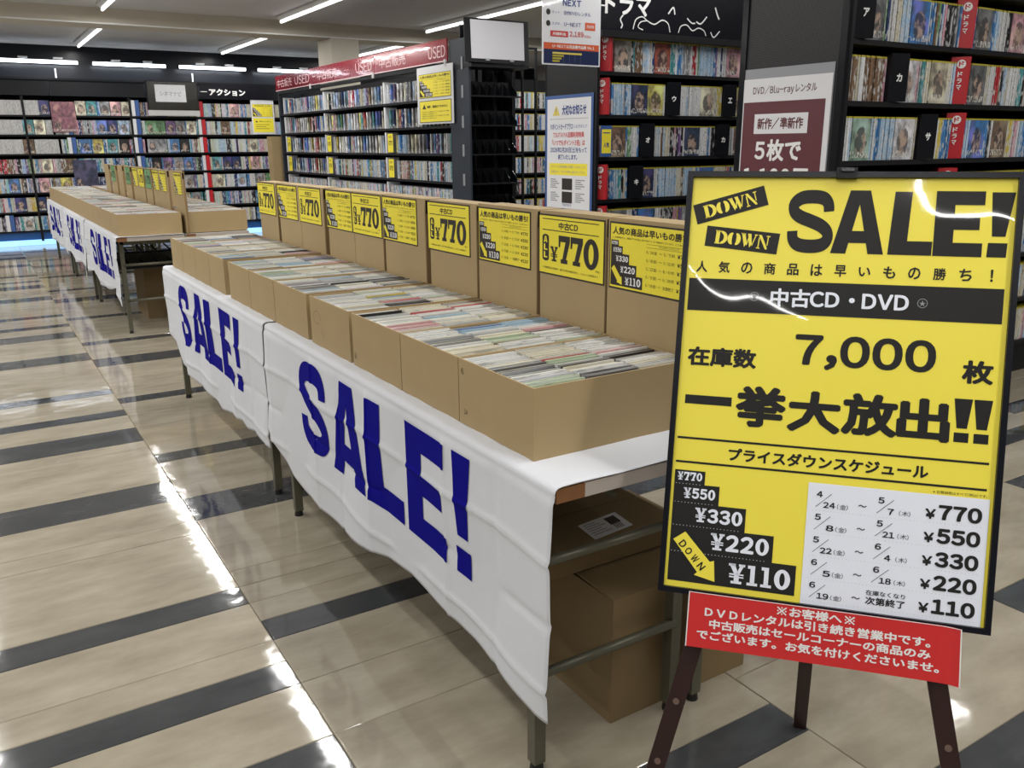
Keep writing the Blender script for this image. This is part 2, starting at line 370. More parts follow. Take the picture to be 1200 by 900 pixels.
# ================================================================== SETTING
FZ = 0.0
def setting():
    MB().box(-7, -6, -.12, 9, 13.7, -.004, 'grout').build('floor', kind='structure')
    fl = bpy.data.objects['floor']
    PA = {0: [(0, 1, 1), (1, 1, 0), (2, 2, 0), (4, 1, 1), (5, 4, 0), (9, 1, 0), (10, 2, 0), (12, 2, 1), (14, 4, 0), (18, 1, 0), (19, 2, 1), (21, 2, 0)],
          1: [(0, 2, 0), (2, 1, 1), (3, 1, 0), (4, 1, 0), (5, 1, 0), (6, 4, 0), (10, 2, 1), (12, 4, 0), (16, 1, 1), (17, 4, 0), (21, 2, 0)]}
    U = .1153; XW = .9325; g = .0009
    def tilebox(mb, x0, y0, x1, y1, m):
        e = .0016
        vs = [(x0 + g, y0 + g, -.004), (x1 - g, y0 + g, -.004), (x1 - g, y1 - g, -.004), (x0 + g, y1 - g, -.004)]
        vs += [(x0 + g, y0 + g, -e), (x1 - g, y0 + g, -e), (x1 - g, y1 - g, -e), (x0 + g, y1 - g, -e)]
        vs += [(x0 + g + e, y0 + g + e, 0), (x1 - g - e, y0 + g + e, 0), (x1 - g - e, y1 - g - e, 0), (x0 + g + e, y1 - g - e, 0)]
        fs = [(8, 9, 10, 11)] + [(i, (i + 1) % 4, 4 + (i + 1) % 4, 4 + i) for i in range(4)] + [(4 + i, 4 + (i + 1) % 4, 8 + (i + 1) % 4, 8 + i) for i in range(4)]
        mb.add(vs, fs, m)
    cache = {}; near = []; far = MB()
    for ci in range(-6, 9):
        x0 = -.296 - XW + (ci) * XW; pat = PA[ci % 2]
        for k in range(-3, 6):
            for (s, w, d) in pat:
                y0 = .69 + (k * 23 + s) * U
                if y0 < -5.8 or y0 + w * U > 13.3 or x0 < -6.9 or x0 + XW > 8.9: continue
                cx, cy = x0 + XW / 2 + .834, y0 + w * U / 2 + 1.18
                dep = cx * .53 + cy * .847; lat = (cx * .847 - cy * .53)
                vis = dep > 1.0 and abs(lat) < dep * .66 + .5
                near.append((dep if vis else 1e3 + dep, x0, y0, w, 'tile_dark' if d else 'tile_beige'))
    near.sort()
    for i, (dd, x0, y0, w, m) in enumerate(near):
        if i < 300:
            if (w, m) not in cache:
                b = MB(); tilebox(b, 0, 0, XW, w * U, m); cache[(w, m)] = b.mesh('tile')
            rt = random.Random(i * 7 + 3); put('tile', cache[(w, m)], fl, loc=(x0, y0, rt.uniform(-.0002, .0002)), rot=(rt.uniform(-.0012, .0012), rt.uniform(-.0009, .0009), 0))
        else: tilebox(far, x0, y0, x0 + XW, y0 + w * U, m)
    far.build('far_tiles', fl, kind='stuff')
    for nm, b in (('wall_back', (-7, 13.6, 0, 9, 13.8, 3)), ('wall_front', (-7, -6.2, 0, 9, -6, 3)), ('wall_left', (-7.2, -6, 0, -7, 13.7, 3)), ('wall_right', (9, -6, 0, 9.2, 13.7, 3))):
        MB().box(*b, 'wall_white' if nm != 'wall_back' else 'fascia').build(nm, kind='structure')
    MB().box(-7, -6, 2.85, 9, 10.3, 3.0, 'ceiling').box(-7, 10.8, 2.77, 9, 13.7, 3.0, 'ceiling').build('ceiling', kind='structure')
    MB().box(-7, 10.3, 2.68, 9, 10.8, 3.0, 'beam').build('beam', kind='structure')
    MB().box(-7, 10.285, 2.675, 9, 10.3, 2.69, 'trim_white').build('trim_1', kind='structure')
    MB().box(-7, 13.57, 2.74, 9, 13.6, 2.77, 'trim_white').build('trim_2', kind='structure')
    MB().box(3.57, 10.3, 0, 3.96, 10.8, 2.68, 'beam').build('column', kind='structure')
    for k in range(3): MB().box(-1.37 + k * 1.93, 13.575, 2.2, -1.35 + k * 1.93, 13.6, 2.42, 'silver').build('trim_%d' % (k + 3), kind='structure')
setting()

# ceiling lamps
def lamp_row(x, y0, n, z, lab):
    t = thing('ceiling_light', lab, 'ceiling light', (x, y0 + n * .6, z))
    L = n * 1.2
    MB().box(-.055, -L / 2, -.02, .055, L / 2, 0, 'fixture').add([(-.055, -L / 2, -.02), (.055, -L / 2, -.02), (.02, -L / 2, -.05), (-.02, -L / 2, -.05), (-.055, L / 2, -.02), (.055, L / 2, -.02), (.02, L / 2, -.05), (-.02, L / 2, -.05)], [(0, 1, 2, 3), (7, 6, 5, 4), (1, 5, 6, 2), (0, 3, 7, 4), (3, 2, 6, 7)], 'fixture').build('housing', t)
    for i in range(n):
        MB().tube((0, -L / 2 + i * 1.2 + .02, -.068), (0, -L / 2 + (i + 1) * 1.2 - .02, -.068), .0165, 'tube', 12).build('tube', t)
    for i in range(n):
        ld = bpy.data.lights.new('lamp', 'AREA'); ld.shape = 'RECTANGLE'; ld.size = .034; ld.size_y = 1.16; ld.energy = TUBE_W; ld.color = (1, .985, .955)
        lo = put('lamp', ld, t, loc=(0, -L / 2 + (i + .5) * 1.2, -.088))
xs = (-5.3, -3.25, -1.25, .78, 2.8, 4.8, 6.85)
xw = ('far left', 'second from the left', 'left of the centre aisle', 'over the left aisle', 'over the used goods rack', 'right of the column', 'far right')
for x, w in zip(xs, xw):
    for y0, n, yw in ((6.35, 3, 'just before the beam'), (1.6, 3, 'over the sale tables'), (-3.4, 3, 'behind the camera')):
        if abs(x) > 5 and yw == 'behind the camera': continue
        lamp_row(x, y0, n, 2.85, f'fluorescent ceiling light {w}, {yw}')
    lamp_row(x + .10, 10.83, 2, 2.77, f'fluorescent ceiling light {w}, beyond the beam by the back wall')

# ================================================================== TABLES
TH = .70
def table(x0, y0, label, mirror=False):
    t = thing('folding_table', label, 'table', (x0, y0, 0), group='folding tables in two rows')
    MB().box(0, 0.004, TH - .030, .45, 1.796, TH - .001, 'table_top').build('tabletop', t)
    MB().box(.0, -.001, TH - .030, .065, .004, TH - .002, 'table_edge').box(.065, -.001, TH - .030, .45, .004, TH - .002, 'table_edge_grey').build('edge_band', t)
    for x in (.035, .415):
        for y in (.115, 1.685):
            lg = MB().box(x - .014, y - .014, .02, x + .014, y + .014, TH - .03, 'leg_metal').build('leg', t)
            MB().tube((x, y, 0), (x, y, .022), .016, 'rubber', 10, .013).build('rubber_foot', lg)
    for y in (.105, 1.695):
        for z in (.494, .238):
            MB().tube((.035, y, z), (.415, y, z), .0105, 'leg_metal', 16).build('rail', t)
    MB().tube((.225, .11, .60), (.225, .75, .655), .009, 'leg_metal', 8).tube((.225, 1.69, .60), (.225, 1.05, .655), .009, 'leg_metal', 8).build('brace', t)
    MB().box(.03, .1, .64, .05, 1.7, .67, 'black').box(.40, .1, .64, .42, 1.7, .67, 'black').box(.03, .1, .635, .42, .125, .67, 'leg_metal').box(.03, 1.675, .635, .42, 1.70, .67, 'leg_metal').build('frame', t)
    # shared group, but each can be told apart
    del t['group']
    return t
YN = [0.0, 1.81]; YF = [5.335, 7.17, 9.0]
for i, y in enumerate(YN):
    table(0, y, ('folding table nearest the camera, front row, ' if i == 0 else 'second folding table of the near front row, ') + 'under white sale banner')
    table(.455, y, ('nearest folding table of the hidden rear row, behind' if i == 0 else 'farther folding table of the near rear row, behind') + ' the boxes')
for i, y in enumerate(YF):
    n = ('nearest', 'middle', 'farthest')[i]
    table(.02, y, f'{n} folding table of the far block, left row with sale banner')
    table(.485, y, f'{n} folding table of the far block, right row')

# ------------------------------------------------------------------ white SALE! cloths
def lerp(tab, x):
    for (a, b), (c, d) in zip(tab, tab[1:]):
        if x <= c: return b + (d - b) * max(0, min(1, (x - a) / (c - a)))
    return tab[-1][1]
def cloth(x0, y0, label, prof, seed, L=1.785, far=False, slack=1.0):
    r = random.Random(seed)
    creases_y = [.205 + .218 * i for i in range(8)]; creases_z = [.55, .415, .285]
    ph = [r.uniform(0, 6.28) for _ in range(6)]
    def out(s, z):      # outward bulge of the hanging part at s along the table, height z
        d = TH - z; k = min(1, d / .5)
        v = .006 + .010 * k * slack * math.sin(s * 7 + ph[0]) + .006 * k * slack * math.sin(s * 15 + ph[1] + z * 5)
        for j, c in enumerate(creases_y):
            e = (s - c) / .007; v += (.0035 if j % 2 else -.0035) * math.exp(-e * e) * min(1, d / .03)
            e = (s - c) / .05; v += (.003 if j % 2 else -.003) * math.exp(-abs(e)) * min(1, d / .05)
        for j, c in enumerate(creases_z):
            cz = c + .006 * math.sin(s * 9 + j * 2); e = (z - cz) / .006; v += (.004 if j % 2 == 0 else -.003) * math.exp(-e * e)
            e = (z - cz) / .05; v += (.004 if j % 2 == 0 else -.004) * math.exp(-abs(e))
        v += .012 * slack * math.exp(-((s - .02) / .04) ** 2) * k * .4
        return max(.003, v)
    ny, nz = 150, 56; mb = MB(); vs = []; fs = []
    top = [(.45, .0016), (.3, .0016), (.15, .0016), (.05, .0016), (.022, .0018), (.010, .0018), (.002, .0012), (-.0035, -.003), (-.006, -.010)]
    rows = []
    for j in range(ny + 1):
        s = -.004 + L * j / ny; row = []
        bot = lerp(prof, s) 
        for (x, dz) in top:
            wob = .0012 * math.sin(s * 40 + x * 30) + .0007
            row.append((x0 + x, y0 + s, TH + dz + (wob if x > .003 else 0)))
        for i in range(nz + 1):
            z = (TH - .014) + (bot - (TH - .014)) * i / nz
            row.append((x0 - .003 - out(s, z) * min(1, i / 3 + .3), y0 + s + (.010 * (TH - z) if s > .9 else -.006 * (TH - z)), z))
        rows.append(row)
    W = len(rows[0]); vs = [p for rr in rows for p in rr]
    fs = [(j * W + i, j * W + i + 1, (j + 1) * W + i + 1, (j + 1) * W + i) for j in range(ny) for i in range(W - 1)]
    mb.add(vs, fs, 'cloth')
    o = mb.build('sale_banner_cloth', label=label, cat='banner')
    for p in o.data.polygons: p.use_smooth = True
    so = o.modifiers.new('thick', 'SOLIDIFY'); so.thickness = .0012; so.offset = -1
    # letters, printed on the cloth (they follow its folds)
    bm = bmesh.new()
    spans = {'S': (1.427, 1.165), 'A': (1.139, .882), 'L': (.860, .655), 'E': (.630, .418), '!': (.382, .302)}
    for ch, (ya, yb) in spans.items():
        g, gf = BLOCK[ch]; z0, z1 = (.374, .663)
        vv = [bm.verts.new((0, ya + (yb - ya) * p[0], z0 + (z1 - z0) * p[1])) for p in g]
        for f in gf:
            try: bm.faces.new([vv[k] for k in dict.fromkeys(f)])
            except Exception: pass
    bmesh.ops.triangulate(bm, faces=bm.faces[:])
    for _ in range(7):
        le = [e for e in bm.edges if e.calc_length() > .012]
        if not le: break
        bmesh.ops.subdivide_edges(bm, edges=le, cuts=1); bmesh.ops.triangulate(bm, faces=bm.faces[:])
    for v in bm.verts:
        s, z = v.co.y, v.co.z; i_ = (TH - .014 - z) / ((TH - .014 - .24) / nz)
        v.co = Vector((x0 - .003 - out(s, z) * min(1, i_ / 3 + .3) - .0030, y0 + s + (.010 * (TH - z) if s > .9 else -.006 * (TH - z)), z))
    me = bpy.data.meshes.new('lettering'); bm.to_mesh(me); bm.free(); me.materials.append(MATS['blue_ink'])
    lo = put('lettering', me, o, label='blue block letters reading SALE!')
    return o
cloth(0, .0, 'nearest white cloth banner reading SALE!, draped over the front table', [(0, .212), (.14, .221), (.30, .232), (.45, .235), (.63, .248), (.78, .232), (.92, .206), (1.1, .190), (1.27, .18), (1.45, .186), (1.56, .199), (1.64, .235), (1.72, .276), (1.8, .33)], 1)
cloth(0, 1.805, 'second white cloth banner reading SALE!, on the table behind the nearest one', [(0, .235), (.2, .242), (.3, .225), (.35, .245), (.52, .224), (.7, .195), (.74, .188), (.85, .215), (1.05, .213), (1.3, .225), (1.5, .233), (1.63, .328), (1.8, .36)], 2, slack=1.2)
cloth(.02, 5.33, 'nearest SALE! cloth banner of the far block of tables', [(0, .22), (.1, .25), (.3, .31), (.6, .26), (.9, .25), (1.2, .23), (1.5, .30), (1.8, .26)], 3, slack=1.5)
cloth(.02, 7.165, 'middle SALE! cloth banner of the far block of tables', [(0, .20), (.15, .24), (.5, .28), (.9, .24), (1.3, .26), (1.8, .30)], 4, slack=1.5)
cloth(.02, 8.995, 'farthest SALE! cloth banner, next to the back wall racks', [(0, .22), (.3, .26), (.8, .24), (1.3, .26), (1.8, .30)], 5, slack=1.5)

# ================================================================== BOXES OF CDs
BT = .853
def carton_open(x0, y0, x1, y1, z0, z1, label, inner='cardboard_inside', marks=None):
    t = .0035; mb = MB(); w = x1 - x0; d = y1 - y0; h = z1 - z0
    # outer walls
    def q(vs, m): mb.add(vs, [(0, 1, 2, 3)], m)
    mb.box(0, 0, 0, w, t, h, 'cardboard').box(0, d - t, 0, w, d, h, 'cardboard').box(0, t, 0, t, d - t, h, 'cardboard').box(w - t, t, 0, w, d - t, h, 'cardboard')
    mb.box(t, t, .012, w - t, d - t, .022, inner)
    o = mb.build('cardboard_box', label=label, cat='box', loc=(x0, y0, z0))
    return o
CDCOL = [('white', (.72, .72, .70)), ('cream', (.66, .62, .50)), ('pale grey', (.45, .46, .46)), ('dark grey', (.10, .10, .11)), ('black', (.02, .02, .022)), ('blue', (.05, .17, .42)), ('pale blue', (.36, .50, .62)),
         ('red', (.50, .06, .07)), ('pink', (.62, .36, .37)), ('pale green', (.42, .50, .36)), ('yellow', (.60, .50, .14)), ('brown', (.24, .15, .09)), ('lilac', (.40, .36, .46))]
CDW = [34, 22, 18, 3, 3, 3, 6, 1.5, 4, 3, .8, 2, 3]
cd_meshes = []
for k in range(3):
    b = MB(); w = .0060 + .001 * k
    b.box(0, 0, 0, .1335, w, .1235, 'cd_print').box(.0015, w, 0, .132, .0092, .1225, 'clear_plastic')
    cd_meshes.append(b.mesh('cd_case'))
NX = ['nearest', 'second', 'third', 'fourth', 'fifth', 'sixth', 'seventh', 'eighth', 'ninth', 'tenth', 'eleventh', 'twelfth', 'thirteenth', 'fourteenth', 'fifteenth', 'sixteenth', 'seventeenth', 'eighteenth']
stuff_cd = MB()
cd_count = 0
def fill_cds(x0, y0, y1, z0, boxname, individual, r):
    global cd_count
    for c in range(3):
        xx = x0 + .0045 + c * .1385; y = y0 + .008 + r.uniform(0, .004); k = 0; run = None
        while y < y1 - .016:
            th = .0100 + r.uniform(-.0004, .0016)
            if run is None or r.random() < .45: run = r.choices(range(len(CDCOL)), CDW)[0]
            nm, col = CDCOL[run]
            j = 1 + r.uniform(-.15, .12); col = tuple(min(1, x * j) for x in col)
            tilt = -.06 - .05 * math.sin(y * 20) + r.uniform(-.015, .015); dz = r.uniform(-.004, .002); dx = r.uniform(-.0006, .0006)
            if individual and cd_count < 300:
                cd_count += 1
                put('cd_case', cd_meshes[r.randrange(3)], label=f'{nm} CD case, {ordn(k)} from the front in the {("left", "middle", "right")[c]} column of the {boxname} box', cat='cd case', group='used CDs standing in the near boxes', loc=(xx + dx, y, z0 + .0245 + dz), rot=(tilt, 0, 0), color=col)
            else:
                stuff_cd.cur = col; M = Matrix.Translation((xx + dx, y, z0 + .0245 + dz)) @ Matrix.Rotation(tilt, 4, 'X')
                stuff_cd.box(0, 0, 0, .1335, .0066, .1235, 'cd_print_stuff', M); stuff_cd.cur = (.5, .5, .5); stuff_cd.box(.0015, .0066, .06, .132, .0092, .1225, 'clear_plastic', M)
            y += th; k += 1
near_spans = [(.130, .4305), (.434, .733), (.737, 1.056), (1.078, 1.404), (1.437, 1.779), (1.783, 2.083), (2.087, 2.388), (2.464, 2.722), (2.726, 2.990), (2.994, 3.258), (3.262, 3.530)]
r = random.Random(11)
for i, (a, b) in enumerate(near_spans):
    o = carton_open(.037, a, .459, b, TH + .004, BT, f'{NX[i]} open cardboard box of CDs in the near row of boxes')
    if i in (0, 1, 2, 3, 4):
        mk = MB(); P = Panel((-.0006, b - a, BT - TH - .004), (0, -1, 0), (0, 0, -1))
        if i == 0: P.text(mk, '6', .012, .020, .022, .034, 'card_black', h=0); P.text(mk, '14', .022, .112, .036, .124, 'card_black', h=0)
        if i == 1: P.text(mk, '17', .012, .112, .020, .124, 'notice_grey', h=0)
        if i == 2: P.text(mk, '61', .010, .110, .024, .128, 'card_black', h=0)
        if i == 3: P.shape(mk, ribbon(arc(.06, .06, .03, .02, 60, 380, 14), .002), 0, 1, 1, 0, 'cardboard_dark', h=0); P.line(mk, .09, .09, .115, .115, .002, 'cardboard_dark', 0)
        if i == 4: P.line(mk, .20, .06, .215, .064, .002, 'cardboard_dark', 0)
        mk.build('ink_mark', o)
    # wire divider ends between the columns
    dv = MB()
    for c in (1, 2):
        dv.box(c * .1385 + .0008, .01, .022, c * .1385 + .0036, b - a - .01, .132, 'black_matte')
    dv.build('divider', o)
    fill_cds(.037, a, b, TH + .004, NX[i], i < 4, r)
far_bounds = [5.36 + .332 * i for i in range(16)]
for i, a in enumerate(far_bounds):
    w = .326
    for side, x in (('left', .045), ('right', .517)):
        carton_open(x, a, x + (.422 if side == 'left' else .417), a + w, TH + .004, BT, f'{NX[i]} open cardboard box of CDs in the {side} row of the far block')
        fill_cds(x, a, a + w, TH + .004, '', False, r)
stuff_cd.build('cd_cases', colattr=True, kind='stuff', label='remaining rows of used CD cases standing in the farther cardboard boxes', cat='cd cases')

# ------------------------------------------------------------------ upright brown boards with price cards
STAIR = [(0, 0), (.24, 0), (.24, .125), (.37, .125), (.37, .29), (.58, .29), (.58, .505), (.81, .505), (.81, .735), (1, .735), (1, 1), (0, 1)]
def staircase(P, mb, a0, b0, a1, b1, mblack, mwhite, myel, h=.0008, lod=0):
    A = lambda x: a0 + (a1 - a0) * x; Bf = lambda y: b0 + (b1 - b0) * y
    prev = 0
    for x, y0, y1 in ((.24, 0, .125), (.37, .125, .29), (.58, .29, .505), (.81, .505, .735), (1, .735, 1)):
        P.rect(mb, A(0), Bf(y0), A(x), Bf(y1), mblack, h)
    for t, x0, y0, x1, y1 in (('¥770', .02, .025, .215, .10), ('¥550', .07, .16, .34, .26), ('¥330', .165, .335, .55, .46), ('¥220', .31, .55, .77, .695), ('¥110', .465, .78, .955, .95)):
        P.run(mb, t, SLAB, A(x0), Bf(y0), A(x1), Bf(y1), mwhite, h + .0004, gap=.12, widths={'¥': 1.05, '1': .75})
    P.poly(mb, [(A(x), Bf(y)) for x, y in ((.025, .64), (.115, .555), (.325, .80), (.36, .785), (.375, .97), (.205, .925), (.23, .90))], myel, h + .0004)
def card_770(P, mb, w=.278, hgt=.158, green=False):
    bg = 'card_green' if green else 'card_yellow'
    P.slab(mb, 0, 0, w, hgt, .001, 'card_black'); P.rect(mb, .004, .004, w - .004, hgt - .004, bg, .0013)
    X = lambda x: .004 + (w - .008) * x; Y = lambda y: .004 + (hgt - .008) * y; k = 'card_black'; h = .0017
    P.rect(mb, X(.05), Y(.045), X(.93), Y(.06), k, h); P.rect(mb, X(.05), Y(.235), X(.93), Y(.25), k, h)
    P.text(mb, '中古CD', X(.32), Y(.09), X(.62), Y(.215), k, bold=.035, h=h)
    P.rect(mb, X(.075), Y(.37), X(.135), Y(.74), k, h)
    for cy in (.37, .74): P.shape(mb, ellipse_ring(.5, .5, .5, .5, .001, .001), X(.05), Y(cy - .05), X(.16), Y(cy + .05), k, h)
    P.rect(mb, X(.05), Y(.37), X(.16), Y(.74), k, h)
    for i, c in enumerate('ALL'): P.shape(mb, BLOCK[c], X(.075), Y(.355 + i * .135), X(.135), Y(.355 + i * .135 + .11), bg, h + .0004)
    P.shape(mb, SLAB['¥'], X(.185), Y(.52), X(.305), Y(.78), k, h)
    P.shape(mb, SLAB['7'], X(.32), Y(.315), X(.50), Y(.79), k, h); P.shape(mb, SLAB['7'], X(.51), Y(.315), X(.70), Y(.79), k, h); P.shape(mb, SLAB['0'], X(.71), Y(.30), X(.935), Y(.81), k, h)
    P.text(mb, '(税込)', X(.89), Y(.80), X(.95), Y(.84), k, h=h)
    P.text(mb, '※未開封品は対象外・値下げ済み商品を除く。くわしくは係員まで', X(.05), Y(.885), X(.93), Y(.925), k, h=h)
def card_schedule(P, mb, w=.278, hgt=.158):
    P.slab(mb, 0, 0, w, hgt, .001, 'card_black'); P.rect(mb, .004, .004, w - .004, hgt - .004, 'card_yellow', .0013)
    X = lambda x: .004 + (w - .008) * x; Y = lambda y: .004 + (hgt - .008) * y; k = 'card_black'; h = .0017
    P.text(mb, '人気の商品は早いもの勝ち!', X(.03), Y(.045), X(.97), Y(.165), k, bold=.03, h=h)
    P.text(mb, '※人気商品から、値段が下がる前に売り切れてしまう場合がございます。ご了承ください', X(.03), Y(.195), X(.97), Y(.225), k, h=h)
    staircase(P, mb, X(.01), Y(.255), X(.43), Y(.97), k, 'white_print', 'card_yellow', h)
    P.text(mb, 'プライスダウンスケジュール', X(.62), Y(.265), X(.85), Y(.295), k, h=h)
    for a, b in ((.47, .255), (.47, .305)): P.rect(mb, X(a), Y(b), X(.97), Y(b + .004), k, h)
    for i, (d1, d2, p) in enumerate((('4/24(金)', '5/7(木)', '¥770'), ('5/8(金)', '5/21(木)', '¥550'), ('5/22(金)', '6/4(木)', '¥330'), ('6/5(金)', '6/18(木)', '¥220'), ('6/19(金)', '次第終了', '¥110'))):
        y = .35 + i * .125
        P.text(mb, d1, X(.47), Y(y), X(.60), Y(y + .055), k, h=h); P.text(mb, '〜', X(.625), Y(y + .02), X(.66), Y(y + .035), k, h=h)
        P.text(mb, d2, X(.68), Y(y), X(.81), Y(y + .055), k, h=h); P.text(mb, p, X(.84), Y(y), X(.965), Y(y + .06), k, bold=.03, h=h)
CARD = {}
def card_mesh(kind, w):
    key = (kind, round(w, 3))
    if key not in CARD:
        mb = MB(); P = Panel((0, 0, 0), (0, -1, 0), (0, 0, -1))
        if kind == 'A': card_770(P, mb, w)
        elif kind == 'G': card_770(P, mb, w, green=True)
        else: card_schedule(P, mb, w)
        CARD[key] = mb.mesh('price_card')
    return CARD[key]
def board(x, y0, y1, z1, label, depth):
    mb = MB(); t = .004; z0 = TH + .004; w = y1 - y0; h = z1 - z0
    mb.box(0, 0, 0, t, w, h, 'cardboard')
    if depth > .01:
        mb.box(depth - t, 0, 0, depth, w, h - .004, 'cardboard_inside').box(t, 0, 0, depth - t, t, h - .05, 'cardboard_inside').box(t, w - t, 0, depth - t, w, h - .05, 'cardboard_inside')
        mb.box(t, .002, h - .006, depth, w - .002, h - .001, 'cardboard')
    return mb.build('cardboard_stand', label=label, cat='box', loc=(x, y0, z0))
nb = [(.130, .446), (.456, .739), (.757, 1.071), (1.085, 1.395), (1.431, 1.762), (1.783, 2.06), (2.064, 2.350), (2.400, 2.70), (2.704, 3.014), (3.054, 3.345)]
for i, (a, b) in enumerate(nb):
    board(.462, a, b, 1.137 - .004 * (i > 2), f'{NX[i]} upright brown cardboard stand behind the near row of CD boxes', .085)
ncards = [('B', .160, .439), ('A', .465, .743), ('B', .785, 1.069), ('A', 1.113, 1.412), ('B', 1.470, 1.774), ('A', 1.793, 2.103), ('B', 2.110, 2.380), ('A', 2.470, 2.772), ('B', 2.790, 3.056), ('A', 3.080, 3.357)]
for i, (k, a, b) in enumerate(ncards):
    b = min(b, max(y1 for y0, y1 in nb if y0 < a + .01) + .012)
    put('price_card', card_mesh(k, .285), label=f'yellow {"price card reading 770 yen" if k == "A" else "price-down schedule card"}, {NX[i]} card of the near row', cat='price card', group='yellow cards on the near cardboard stands', loc=(.4615, b, 1.128))
fb = [(5.335, 5.62), (5.86, 6.16), (6.165, 6.46), (6.52, 6.80), (6.86, 7.12), (7.125, 7.42), (7.55, 7.82), (8.0, 8.25), (8.42, 8.72), (8.9, 9.2)]
fcol = ['B', 'B', 'B', 'G', 'A', 'B', 'G', None, 'G', None]
for i, (a, b) in enumerate(fb):
    o = board(.4935, a, b, 1.135, f'{NX[i]} upright cardboard stand in the middle of the far block', .0205)
    if i in (1, 4, 6, 8): MB().box(.0205, .0, .158, .115, .004, .43, 'cardboard').build('side_flap', o)
    if fcol[i]: put('price_card', card_mesh(fcol[i], .25), label=f'{"green" if fcol[i] == "G" else "yellow"} price card on the {NX[i]} cardboard stand of the far block', cat='price card', group='price cards in the far block', loc=(.493, b - .012, 1.128))

# ------------------------------------------------------------------ cartons under the tables
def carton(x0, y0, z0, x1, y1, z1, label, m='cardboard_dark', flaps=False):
    t = thing('carton', label, 'box', (x0, y0, z0)); w, d, h = x1 - x0, y1 - y0, z1 - z0
    MB().box(0, 0, 0, w, d, h - .004, m).build('body', t)
    for i in (0, 1):
        ya, yb = (0, d / 2 - .001) if i == 0 else (d / 2 + .001, d)
        lift = .012 if flaps and i == 0 else 0
        MB().add([(0, ya, h - .004 + lift * i), (w, ya, h - .004 + lift * i), (w, yb, h - .004 + lift * (1 - i)), (0, yb, h - .004 + lift * (1 - i)), (0, ya, h - .001), (w, ya, h - .001), (w, yb, h - .001 + lift), (0, yb, h - .001 + lift)],
                 [(4, 5, 6, 7), (0, 1, 5, 4), (1, 2, 6, 5), (2, 3, 7, 6), (3, 0, 4, 7), (3, 2, 1, 0)], m).build('flap', t)
    MB().box(w * .5 - .024, -.0006, h - .06, w * .5 + .024, .0, h - .004, m).build('tape', t)
    return t
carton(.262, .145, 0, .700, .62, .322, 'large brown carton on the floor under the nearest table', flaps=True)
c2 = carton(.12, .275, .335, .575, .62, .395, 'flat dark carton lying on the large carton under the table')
lb = MB(); P = Panel((.21, .10, .0602), (1, .12, 0), (-.12, -1, 0)); P.slab(lb, 0, 0, .13, .085, .0006, 'notice_white'); 
for i in range(6): P.rect(lb, .01, .01 + i * .011, .05 + .01 * (i % 3), .014 + i * .011, 'notice_grey', .001)
P.rect(lb, .08, .012, .115, .05, 'card_black', .001)
for i in range(4): P.rect(lb, .085 + i * .007, .05, .088 + i * .007, .075, 'card_black', .001)
lb.build('shipping_label', c2)
carton(.26, 5.95, 0, .47, 6.42, .46, 'tall brown carton under the nearest far table, left', 'cardboard_dark')
carton(.49, 5.85, 0, .86, 6.35, .42, 'brown carton under the nearest far table, right', 'cardboard')
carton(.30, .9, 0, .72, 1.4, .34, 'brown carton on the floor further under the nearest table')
carton(2.985, 11.32, 0, 3.25, 11.52, 1.44, 'tall narrow brown carton standing at the far end of the used goods rack', 'cardboard')
# black racks stored under the far table
for k in range(2):
    t = thing('folded_wire_rack', ('lower' if k else 'upper') + ' black folded wire rack stored under the nearest far table', 'rack', (.10, 5.60, .47 + .09 * (1 - k)))
    for q in range(7): MB().tube((.02 + q * .10, 0, 0), (.06 + q * .10, .7, .02), .006, 'black', 6).build('rod', t)
    MB().tube((0, .02, .0), (.72, .02, .0), .008, 'black', 6).tube((0, .68, .02), (.72, .68, .02), .008, 'black', 6).build('crossbar', t)
t = None
MB().box(.05, 5.50, .455, .80, 6.45, .463, 'black').build('wire_rack_tray', label='black tray under the nearest far table holding folded racks', cat='tray')

# ================================================================== EASEL SIGN
az, ti = -.852, .2719
Rv = Vector((math.cos(az), math.sin(az), 0)); Nv = Vector((math.sin(az), -math.cos(az), 0)); Dv = Vector((0, 0, -1)) * math.cos(ti) + Nv * math.sin(ti)
O = Vector((.2867, -.00147, 1.25545))
SP = Panel(O, Rv, Dv)
sign = thing('sale_sign_board', 'large yellow and black framed SALE! sign board standing on the dark easel', 'sign', (0, 0, 0))
mb = MB(); W, H = .545, .763; fw = .0098
for a0, b0, a1, b1 in ((0, 0, W, fw), (0, H - fw, W, H), (0, fw, fw, H - fw), (W - fw, fw, W, H - fw)): SP.slab(mb, a0, b0, a1, b1, .018, 'board_frame', h=-.014)
mb.build('frame', sign)
mb = MB(); SP.slab(mb, fw, fw, W - fw, H - fw, .006, 'black', h=-.012); mb.build('backing', sign)
mb = MB(); SP.rect(mb, fw, fw, W - fw, H - fw, 'board_yellow', -.004); mb.build('poster', sign)
mb = MB(); K = 'board_black'; h0 = -.0034
SP.rect(mb, .0152, .192, .5272, .2502, K, h0)
for q in ([(.0124, .0605), (.1334, .0237), (.1437, .0577), (.0226, .0952)], [(.0405, .0965), (.167, .1086), (.1629, .1454), (.0378, .133)]):
    SP.poly(mb, q, K, h0)
for ch, a0, a1 in (('S', .1765, .2566), ('A', .2520, .3375), ('L', .3469, .4125), ('E', .4143, .4889), ('!', .4928, .5333)):
    q = None
    if ch == 'L': q = [(.350, .0326), (.4150, .0326), (.4125, .1401), (.3440, .1401)]
    if ch == '!': q = [(.4985, .0323), (.5333, .0323), (.5290, .14), (.4925, .14)]
    SP.shape(mb, BLOCK[ch], a0, .0310, a1, .1403, K, h0, q=q)
s = '人気の商品は早いもの勝ち!'
